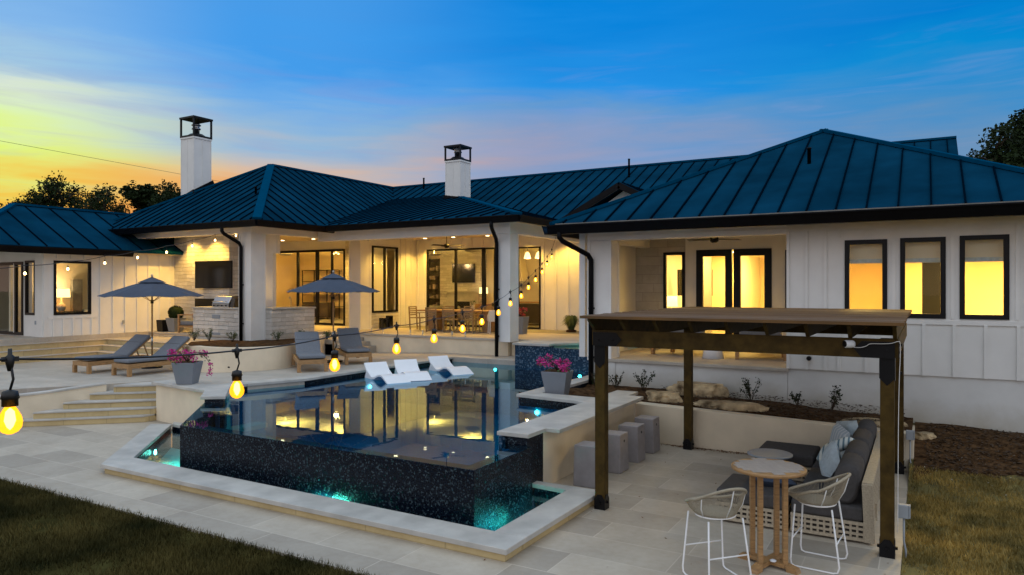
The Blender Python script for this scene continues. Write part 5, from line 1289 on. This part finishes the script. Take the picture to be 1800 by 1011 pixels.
# glass rail with spigots
gl_ = thing('glass_railing', 'frameless glass railing on steel spigots along the dining porch edge', 'railing', (-14.5, 19.3, FL))
for k in range(4):
    x0 = -18.3+1.72*k-(-14.5)
    MB().box(x0+.03, -.006, .06, x0+1.69, .006, 1.0).build('panel', 'clear', gl_)
    for xx in (x0+.25, x0+1.45): MB().lathe([(.04, 0), (.04, .01), (.022, .012), (.022, .16), (.018, .17)], (xx, 0, 0), 12).build('spigot', 'steel', gl_)
# black lanterns by the stone wall
for k, (dx, h_) in enumerate(((0, .42), (.3, .5))):
    t = thing('floor_lantern', ['shorter black floor lantern by the stone wall under the window', 'taller black floor lantern by the stone wall under the window'][k], 'lantern', (-18.2+dx*.1, 21.5+dx*1.2, FL), 0, 'black floor lanterns')
    b = MB(); w = .1; b.box(-w, -w, 0, w, w, .03); b.box(-w, -w, h_-.05, w, w, h_)
    for sx in (-w, w-.015):
        for sy in (-w, w-.015): b.box(sx, sy, .03, sx+.015, sy+.015, h_-.05)
    b.build('frame', 'black', t); MB().box(-w+.01, -w+.01, .031, w-.01, w-.01, h_-.051).build('pane', 'screen', t)

# ------------------------------------------------------------------ right porch furniture
def low_chair(x, y, rz, label):
    t = thing('lounge_chair', label, 'lounge chair', (x, y, FL), rz, 'teak lounge chairs on the right porch')
    b = MB()
    for sx in (-.5, .5):
        for sy in (-.38, .38): b.box(sx-.04, sy-.04, 0, sx+.04, sy+.04, .24)
        b.box(sx-.035, -.42, .24, sx+.035, .42, .3)
    b.box(-.46, -.42, .241, .46, -.36, .299); b.box(-.46, .36, .241, .46, .42, .299); b.build('frame', 'teak', t)
    MB().box(-.46, -.4, .301, .46, .36, .45).build('seat_cushion', 'cushion', t, bevel=.04); MB().hexa([(-.46, .16, .45), (.46, .16, .45), (.46, .36, .45), (-.46, .36, .45)], [(-.46, .28, .85), (.46, .28, .85), (.46, .46, .85), (-.46, .46, .85)]).build('back_cushion', 'cushion', t, bevel=.05)
low_chair(-5.05, 16.75, R(-20), 'teak lounge chair left of the white drum table on the right porch'); low_chair(-3.2, 16.75, R(12), 'teak lounge chair right of the white drum table on the right porch')
dr = thing('drum_table', 'white drum side table between the porch lounge chairs', 'side table', (-4.15, 16.3, FL)); MB().lathe([(.24, 0), (.2, .25), (.19, .42)], n=28).build('base', 'white', dr); MB().lathe([(.24, .421), (.24, .45)], n=28).build('tabletop', 'white', dr)

# ------------------------------------------------------------------ string lights
def string_lights(name, label, pts_, drop, sag, r, mat_b, scale=1.0, light=0, start=None, end=None):
    t = thing(name, label, 'string lights', pts_[0]); o = Vector(pts_[0])
    tops = [Vector(p)+Vector((0, 0, drop)) for p in pts_]
    path = []
    allp = ([Vector(start)] if start else [])+tops+([Vector(end)] if end else [])
    for k in range(len(allp)-1):
        for i in range(8):
            u_ = i/8; p = allp[k].lerp(allp[k+1], u_); p.z -= sag*4*u_*(1-u_); path.append(p-o)
    path.append(allp[-1]-o); MB().tube(path, r, 6).build('cable', 'cable', t)
    for p, tp in zip(pts_, tops):
        p = Vector(p)-o; tp = tp-o; s_ = scale
        b = MB(); b.lathe([(.006*s_, .055*s_+.0), (.02*s_, .05*s_), (.024*s_, .03*s_), (.021*s_, .028*s_), (.021*s_, .008*s_)], p+Vector((0, 0, .022*s_)), 14)
        b.tube([tp, tp+Vector((.01*s_, .004, -drop*.35)), p+Vector((0, 0, .075*s_))], .0035*s_, 6); b.lathe([(.006*s_, -.035*s_), (.011*s_, -.012*s_), (.013*s_, .006*s_), (.006*s_, .012*s_), (.005*s_, .03*s_)], tp, 10)
        b.bar(tp+Vector((-.005, -.02, .0))*s_, tp+Vector((.005, .02, 0))*s_, .014*s_, .014*s_)
        sk = b.build('socket', 'cable', t)
        gb = MB(); gb.lathe([(.012, .03), (.019, .018), (.028, .0), (.0315, -.016), (.029, -.032), (.02, -.044), (.008, -.050)], n=20); gb.v = [tuple(Vector(q)*s_+p) for q in gb.v]
        g = gb.build('bulb', mat_b, t)
        if s_ <= 1.01:
            fb = MB(); fb.lathe([(.002, .024), (.011, .014), (.0145, -.012), (.008, -.03), (.001, -.038)], n=10); fb.v = [tuple(Vector(q)+p) for q in fb.v]; fb.build('filament', 'filament', g)
        if light: point(t, p+Vector((0, 0, -.075*s_)), light, (1, .5, .12), .03, 'bulb_light')
    return t
m = bpy.data.materials.new('amber_glow_glass'); m.use_nodes = True; t_ = m.node_tree; t_.nodes.clear()
out = N('ShaderNodeOutputMaterial', t_); tr = N('ShaderNodeBsdfTransparent', t_); tr.inputs[0].default_value = (1, .62, .12, 1); em = N('ShaderNodeEmission', t_); em.inputs[0].default_value = (1, .45, .02, 1); em.inputs[1].default_value = 1.1
ad = N('ShaderNodeAddShader', t_); L(tr.outputs[0], ad.inputs[0], t_); L(em.outputs[0], ad.inputs[1], t_); L(ad.outputs[0], out.inputs[0], t_); M['glow'] = m
near = [(-2.272, 1.055, 2.630), (-2.690, 2.174, 2.550), (-3.066, 3.182, 2.546), (-3.466, 4.253, 2.546), (-3.831, 5.229, 2.551), (-4.214, 6.256, 2.577), (-4.558, 7.177, 2.603), (-4.934, 8.184, 2.674), (-5.266, 9.072, 2.775), (-5.627, 10.040, 2.872), (-5.919, 10.821, 3.010), (-6.241, 11.683, 3.152), (-6.587, 12.610, 3.316), (-6.879, 13.392, 3.492), (-7.191, 14.227, 3.683)]
string_lights('string_lights', 'string of amber bulbs running from near the camera over the pool to the right eave', near, .165, .012, .0036, 'glow', 1.0, 0, start=(-2.0, .1, 2.86), end=(-7.4, 14.9, 4.25))
left = [(-20.03, 16.15, 4.75), (-19.62, 15.02, 4.52), (-19.21, 13.90, 4.27), (-18.79, 12.77, 4.02), (-18.38, 11.64, 3.82), (-17.97, 10.51, 3.63), (-17.56, 9.39, 3.45), (-17.15, 8.26, 3.32), (-16.74, 7.13, 3.21)]
string_lights('string_lights', 'string of small warm bulbs from the corner column past the left wing', left, .17, .03, .008, 'bulbfar', .85, 1.2, start=(-19.5, 15.9, 4.9), end=(-16.2, 5.6, 3.4))

# power line
pl_ = MB().tube([(-60, 20, 14.2), (-50, 42, 11.6), (-42, 62, 9.8), (-30, 92, 8.8)], .014, 5).build('power_line', 'cable'); tag(pl_, 'thin overhead power line above the left wing roof', 'power line')

# ------------------------------------------------------------------ trees
def tree(x, y, z, h, w, label, seed, trunkh=.35, dens=1.0, lsz=.13, lacy=1.0):
    rnd = random.Random(seed); random.seed(seed); t = thing('oak_tree', label, 'tree', (x, y, z), 0, 'oaks behind the house'); tb = MB(); lf = MB()
    H0 = h*trunkh; zs = (h-H0)/(w*.52)
    def rv(k): return Vector((rnd.uniform(-k, k), rnd.uniform(-k, k), rnd.uniform(-k, k)))
    def grow(p, d, ln, r, dep):
        pts_ = [p]; q = p; dd = d.copy()
        for i in range(3):
            dd = (dd+rv(.32)+Vector((0, 0, .05))).normalized(); q = q+Vector((dd.x, dd.y, dd.z*zs*.8))*ln/3; pts_.append(q)
        tb.tube(pts_, [r, r*.82, r*.68, r*.52], 6 if dep < 3 else 4, cap=False)
        if dep >= 3:
            for k in range(2): leafcards(lf, pts_[2+k % 2]+rv(.25), w*rnd.uniform(.035, .065)*lacy, int(26*dens), lsz, .7, .05)
        if dep < 4:
            n_ = rnd.choice((3, 3, 4)) if dep else 5
            for k in range(n_):
                sd = rv(1); sd.z *= .45; nd = (dd*.75+sd.normalized()*(.95 if dep else 1.15)).normalized()
                if nd.z < -.15: nd.z = .1
                grow(pts_[3] if k else pts_[2], nd, ln*rnd.uniform(.62, .8), r*.55, dep+1)
    tb.tube([(0, 0, -.2), (w*.01, 0, H0*.5), (0, 0, H0)], [w*.05, w*.038, w*.032], 8)
    grow(Vector((0, 0, H0)), Vector((.1, 0, 1)), w*.17, w*.03, 0)
    mz = sorted(v[2] for v in lf.v)[int(len(lf.v)*.998)]; rr = sorted(math.hypot(v[0], v[1]) for v in lf.v)[int(len(lf.v)*.95)]
    kz = (h-H0)/(mz-H0); kr = w*.5/rr
    for q in (tb, lf): q.v = [(v[0]*kr, v[1]*kr, v[2] if v[2] < H0 else H0+(v[2]-H0)*kz) for v in q.v]
    tb.build('trunk', 'bark', t); lf.build('crown', 'leaf', t); return t
def at(px_, D, z): 
    x_ = (px_-900)/1256*D; return (x_*.8660-D*.5, x_*.5+D*.8660, z)
tree(*at(30, 60, 0), 10.9, 7.4, 'oak at the far left behind the left wing roof', 3, .5, .42, .15)
tree(*at(-20, 62, 0), 11.0, 8.0, 'oak cut off by the left edge of the picture', 31, .5, .45, .15)
tree(*at(120, 62, 0), 12.6, 5.4, 'tallest open crowned oak against the orange sunset', 28, .6, .24, .13)
tree(*at(176, 58, 0), 11.4, 4.2, 'smaller oak right of the tallest sunset oak', 5, .6, .26, .12)
tree(*at(256, 64, 0), 12.3, 3.6, 'dense oak left of the left chimney', 14, .55, .8, .14)
tree(*at(303, 60, 0), 11.8, 3.0, 'sparse oak directly behind the left chimney', 6, .6, .35, .12)
tree(*at(1756, 44, 0), 12.7, 8.6, 'broad oak behind the right end of the roofs', 9, .5, 1.3, .16)
tree(*at(1826, 46, 0), 15.0, 4.6, 'tall oak at the right edge of the picture', 17, .62, .7, .13)

# ------------------------------------------------------------------ interiors
def shaded_lamp(x, y, z, label, r=.2, power=18, baseh=.4):
    t = thing('table_lamp', label, 'table lamp', (x, y, z))
    MB().lathe([(.08, 0), (.13, .08), (.15, .16), (.08, .28), (.03, .32), (.02, baseh)], n=20).build('lamp_base', 'stonetop', t)
    MB().lathe([(r, baseh), (r*.92, baseh+.3), (r*.9, baseh+.3), (r*.98, baseh)], n=24).build('lamp_shade', 'shade', t)
    point(t, (0, 0, baseh+.38), power, (1, .72, .35), .06)
    return t
def simple_box_thing(name, label, cat, x0, y0, z0, x1, y1, z1, mat, bevel=.01):
    t = thing(name, label, cat, ((x0+x1)/2, (y0+y1)/2, z0)); w, d, h = x1-x0, y1-y0, z1-z0
    MB().box(-w/2, -d/2, .1, w/2, d/2, h).build('body', mat, t, bevel=bevel)
    b = MB()
    for sx in (-1, 1):
        for sy in (-1, 1): b.cbox((sx*(w/2-.05), sy*(d/2-.05), .05), (.05, .05, .0999))
    b.build('leg_frame', mat, t); return t
# left wing bedroom
simple_box_thing('nightstand', 'dark nightstand inside the left wing bedroom window', 'nightstand', -26.9, 13.7, FL, -26.3, 14.6, FL+.75, 'indark')
shaded_lamp(-26.6, 14.0, FL+.75, 'lit table lamp with pale drum shade in the left wing window', .28, 26, .5)
simple_box_thing('bed', 'white bed inside the left wing bedroom', 'bed', -28.5, 14.9, FL, -26.3, 16.6, FL+.8, 'pillow', .08)
hb(MB().box(-27.2, 12.6, FL, -27.1, 16.85, 3.94), 'room_wall', 'inwhite')
hb(MB().box(-26.95, 14.5, FL, -26.8, 14.85, 3.3), 'curtain', 'ingrey')
# living room behind dining porch
b = MB(); b.box(-29.1, 30.5, FL, -6.95, 30.6, 4.95); b.box(-29.1, 27.61, FL, -29.0, 30.5, 4.95); b.box(-7.0, 24.2, FL, -6.95, 30.49, 4.95); hb(b, 'room_wall', 'inwhite')
hb(MB().box(-29.1, 22.3, 4.95, -18.66, 30.6, 5.0), 'room_ceiling', 'inwhite'); hb(MB().box(-18.655, 24.16, 4.95, -6.95, 30.6, 5.0), 'room_ceiling', 'inwhite')
hb(MB().box(-29.1, 22.3, FL-.05, -6.95, 30.6, FL+.005), 'room_floor', 'ingrey')
b = MB(); b.box(-21.6, 30.0, FL, -19.1, 30.49, 4.94); hb(b, 'chimney_breast', 'stone')
tv(-20.1, 29.93, 3.72, 1.35, .95, 'large black television over the living room fireplace')
b = MB(); b.box(-21.1, 29.9, FL, -19.2, 29.99, 2.75); b.box(-21.2, 29.8, 2.751, -19.1, 29.99, 2.83); hb(b, 'fireplace_surround', 'stonetop'); hb(MB().box(-20.6, 29.86, FL+.1, -19.7, 29.899, 2.3), 'firebox', 'black')
bc = thing('bookcase', 'dark bookcase left of the living room fireplace', 'bookcase', (-22.2, 30.2, FL)); b = MB(); b.box(-.6, -.2, 0, -.55, .2, 3.1); b.box(.55, -.2, 0, .6, .2, 3.1); b.box(-.55, .15, 0, .55, .2, 3.1)
for k in range(7): b.box(-.549, -.2, .05+.48*k, .549, .149, .08+.48*k)
b.build('case', 'indark', bc); b = MB()
for k in range(6):
    for j in range(5):
        if random.random() < .7: b.box(-.5+.2*j, -.15, .081+.48*k, -.42+.2*j+random.random()*.08, .1, .2+.48*k+random.random()*.15)
b.build('books', 'teakgrey', bc)
shaded_lamp(-18.7, 29.6, FL+.8, 'table lamp with pale shade right of the living room television', .22, 8, .5)
simple_box_thing('sideboard', 'sideboard under the living room lamp', 'sideboard', -19.0, 29.3, FL, -17.9, 29.9, FL+.8, 'teak')
simple_box_thing('living_sofa', 'pale sofa inside the living room', 'sofa', -20.8, 26.6, FL, -18.6, 27.5, FL+.75, 'ingrey', .08)
hb(MB().box(-18.45, 30.3, FL, -18.35, 30.45, 3.9), 'door_frame', 'black')
# kitchen
hd = thing('range_hood', 'tapered white range hood in the kitchen', 'range hood', (-17.2, 30.2, 3.3)); MB().hexa([(-.6, -.4, 0), (.6, -.4, 0), (.6, .25, 0), (-.6, .25, 0)], [(-.25, -.2, 1.6), (.25, -.2, 1.6), (.25, .25, 1.6), (-.25, .25, 1.6)]).build('cone', 'inwhite', hd); MB().box(-.62, -.42, -.12, .62, .25, -.001).build('rim', 'stonetop', hd)
simple_box_thing('kitchen_island', 'dark kitchen island with pale worktop behind the glass door', 'kitchen island', -16.2, 26.3, FL, -13.6, 27.4, FL+.92, 'indark')
simple_box_thing('kitchen_cabinet', 'run of dark kitchen cabinets along the rear wall', 'cabinet', -18.2, 29.8, FL, -10.5, 30.4, FL+.92, 'teak')
for k, (x, y) in enumerate(((-14.55, 26.5), (-14.01, 26.5))):
    t = thing('pendant_light', ['left white bell pendant over the kitchen island', 'right white bell pendant over the kitchen island'][k], 'pendant light', (x, y, 4.94), 0, 'bell pendants over the kitchen island')
    MB().lathe([(.008, -.45), (.008, 0)], n=6).build('rod', 'black', t); MB().lathe([(.03, -.43), (.1, -.5), (.13, -.62), (.16, -.72), (.15, -.72)], n=18).build('lamp_shade', 'shade', t); point(t, (0, 0, -.78), 20, r=.06)
# den behind left porch (shares the open plan with the living room)
b = MB(); b.box(-29.1, 22.31, FL, -29.0, 27.5, 4.95); b.box(-29.1, 27.5, FL, -23.3, 27.6, 4.95); hb(b, 'room_wall', 'inwall')
t = thing('chandelier', 'sparkling glass chandelier seen through the left porch doors', 'chandelier', (-24.0, 25, 4.94)); MB().lathe([(.01, -.25), (.01, 0)], n=6).build('rod', 'black', t)
b = MB()
for a in range(8): an = 2*PI*a/8; b.lathe([(.0, -.03), (.03, 0), (0, .03)], (.15*math.cos(an), .15*math.sin(an), -.35+.05*(a % 2)), 8)
b.build('lamp_cluster', 'bulbfar', t); point(t, (0, 0, -.5), 50, r=.1)
t = thing('chandelier', 'twin starburst chandelier seen through the corner window', 'chandelier', (-22.4, 26, 4.94)); MB().lathe([(.01, -.35), (.01, 0)], n=6).build('rod', 'black', t)
for k in range(2):
    b = MB()
    for a in range(14): d = sphere_dir()*.13; c_ = Vector((-.25+.5*k, 0, -.42)); b.tube([c_, c_+d], .008, 5); b.lathe([(0, -.02), (.02, 0), (0, .02)], c_+d, 6)
    b.build('lamp_cluster', 'bulbfar', t)
point(t, (0, 0, -.7), 60, r=.1)
sh = thing('shelving_unit', 'black open metal shelving inside the den', 'shelf', (-27.1, 27.28, FL)); b = MB()
for x in (-1.3, -.45, .45, 1.3): b.box(x-.02, -.2, 0, x+.02, -.16, 2.5)
for z_ in (.6, 1.2, 1.9, 2.48): b.box(-1.3, -.2, z_, 1.3, .15, z_+.03)
b.build('frame', 'black', sh)
simple_box_thing('credenza', 'dark credenza against the den wall', 'cabinet', -27.6, 26.3, FL, -25.8, 26.8, FL+.85, 'indark')
hb(MB().box(-28.99, 24.4, FL, -28.3, 24.5, 3.9), 'pantry_door', 'inwhite')
for x, y in ((-26.5, 24.2), (-22.8, 24.3)): added_bowl_lamp(x, y, 4.94, 800)
for x, y in ((-17, 26), (-13, 26), (-20.5, 28), (-15, 29)): added_bowl_lamp(x, y, 4.94, 150)
# guest room lamp and tv, right porch
t = shaded_lamp(-6.36, 20.3, FL+.55, 'lit lamp with square cream shade in the right porch window', .17, 10, .5)
simple_box_thing('side_table', 'small side table under the lamp in the right porch window', 'side table', -6.6, 20.05, FL, -6.1, 20.55, FL+.55, 'teak')
tv(-6.1, 21.8, 3.15, 1.1, .8, 'television seen through the narrow right porch window', R(35))

# ------------------------------------------------------------------ raised spa
sp = thing('raised_spa', 'raised blue mosaic spa spilling bubbling teal water behind the pool', 'spa', (-8.5, 19, 0))
def spb(b, n, m_, **k): return pl(b, n, m_, sp, **k)
b = MB(); b.box(-10.15, 17.75, -.2, -6.55, 17.95, 1.318); b.box(-10.15, 17.951, .2, -9.95, 20.4, 1.318); b.box(-10.15, 17.7501, 1.3185, -9.0, 17.95, 1.358); spb(b, 'tile_wall', 'mosaicb')
b = MB(); b.prism([(-10.2, 17.68), (-9.02, 17.68), (-9.02, 18.0), (-7.9, 19.5), (-6.6, 20.2), (-6.6, 20.6), (-8.1, 19.95), (-9.5, 18.9), (-10.2, 18.9)], 1.36, 1.42); spb(b, 'coping', 'stonetop', bevel=.006)
b = MB(); b.face([(-9.9, 17.78, 1.325), (-6.62, 17.78, 1.325), (-6.62, 20.6, 1.325), (-9.9, 20.6, 1.325)]); spb(b, 'spa_water', 'spawater')
b = MB(); b.box(-9.94, 17.96, .9, -6.61, 20.6, .95); spb(b, 'basin_floor', 'basin')
b = MB(); b.lathe([(.05, 0), (.05, .02)], (-7.2, 19.2, .96), 14); spb(b, 'spa_light', 'tealspot')
point(None, (-7.6, 18.9, 1.12), 10, (.2, 1, .8), .05, 'spa_lamp')

# ------------------------------------------------------------------ grass blades near the camera
def blades(name, label_mat, region, n, hmin, hmax, zf, seed):
    rnd = random.Random(seed); b = MB()
    x0, x1, y0, y1 = region
    from mathutils import noise as nz
    for _ in range(n):
        x = rnd.uniform(x0, x1); y = rnd.uniform(y0, y1)
        c_ = nz.noise(Vector((x*1.1, y*1.1, seed)))+.5*nz.noise(Vector((x*4.3, y*4.3, seed)))
        if rnd.random() < max(0, c_*1.4): continue
        z_ = zf(x, y)
        a = rnd.uniform(0, 2*PI); h_ = rnd.uniform(hmin, hmax); dx, dy = math.cos(a)*.006, math.sin(a)*.006; lx, ly = rnd.uniform(-1, 1)*h_*.6, rnd.uniform(-1, 1)*h_*.6
        i = len(b.v); b.v += [(x-dx, y-dy, z_), (x+dx, y+dy, z_), (x+lx, y+ly, z_+h_)]; b.f.append([i, i+1, i+2]); b.fs.append(False)
    me = bpy.data.meshes.new(name); me.from_pydata(b.v, [], b.f); me.materials.append(M[label_mat]); o = bpy.data.objects.new(name, me); C.objects.link(o); o['kind'] = 'stuff'; o['label'] = 'short turf grass blades'; o['category'] = 'grass'
blades('grass', 'grass', (-13.5, -4.3, 1.5, 5.735), 170000, .025, .085, lambda x, y: -.03, 5)
blades('grass', 'drygrass', (-.2, 3.4, 7.2, 13.0), 70000, .03, .07, hgt, 6)

# ------------------------------------------------------------------ litter and mulch
def scatter(name, mat, n, fn, size, label, seed):
    rnd = random.Random(seed); b = MB()
    for _ in range(n):
        x, y, z_ = fn(rnd); a = rnd.uniform(0, 2*PI); s_ = size*rnd.uniform(.5, 1.4); u = Vector((math.cos(a), math.sin(a), rnd.uniform(-.4, .4)))*s_; v = Vector((-math.sin(a), math.cos(a), rnd.uniform(-.4, .4)))*s_*.45; c = Vector((x, y, z_+s_*.3))
        b.face([c-u, c+v, c+u, c-v])
    o = b.build(name, mat); o['kind'] = 'stuff'; o['label'] = label; o['category'] = name.replace('_', ' '); return o
M['dryleaf'] = plain('dry_leaves', (.16, .075, .03), .8, var=.5, scale=30)
scatter('leaf_litter', 'dryleaf', 420, lambda r: ((lambda x: (x, 13.28-abs(r.gauss(0, .07)), .003))(r.choice((r.gauss(-3.0, .5), r.gauss(-3.9, .25), r.uniform(-4.8, -.3))))), .022, 'dry leaves gathered along the foot of the retaining wall', 3)
scatter('leaf_litter', 'dryleaf', 90, lambda r: (r.uniform(-5, -.3), r.uniform(5.9, 13), .003), .014, 'stray dry leaves on the patio paving', 4)
def bedz(x, y):
    return .74-.027*(x+4.9)+.1*(y-13.56)
scatter('mulch', 'bark', 2600, lambda r: (lambda x, y: (x, y, bedz(x, y)+.005))(r.uniform(-4.9, -.3), r.uniform(13.6, 14.95)), .03, 'bark mulch chips on the planting bed', 5)
scatter('mulch', 'bark', 2600, lambda r: (lambda x, y: (x, y, hgt(x, y)+.02))(r.uniform(0, 3.5), r.uniform(12.9, 14.95)), .03, 'bark chips on the soil strip right of the pergola', 6)
scatter('pale_pebbles', 'stonetop', 130, lambda r: (lambda x, y: (x, y, hgt(x, y)+.02))(r.uniform(-.1, 3.5), r.uniform(12.3, 14.9)), .014, 'pale stone chips scattered on soil and grass edge', 7)
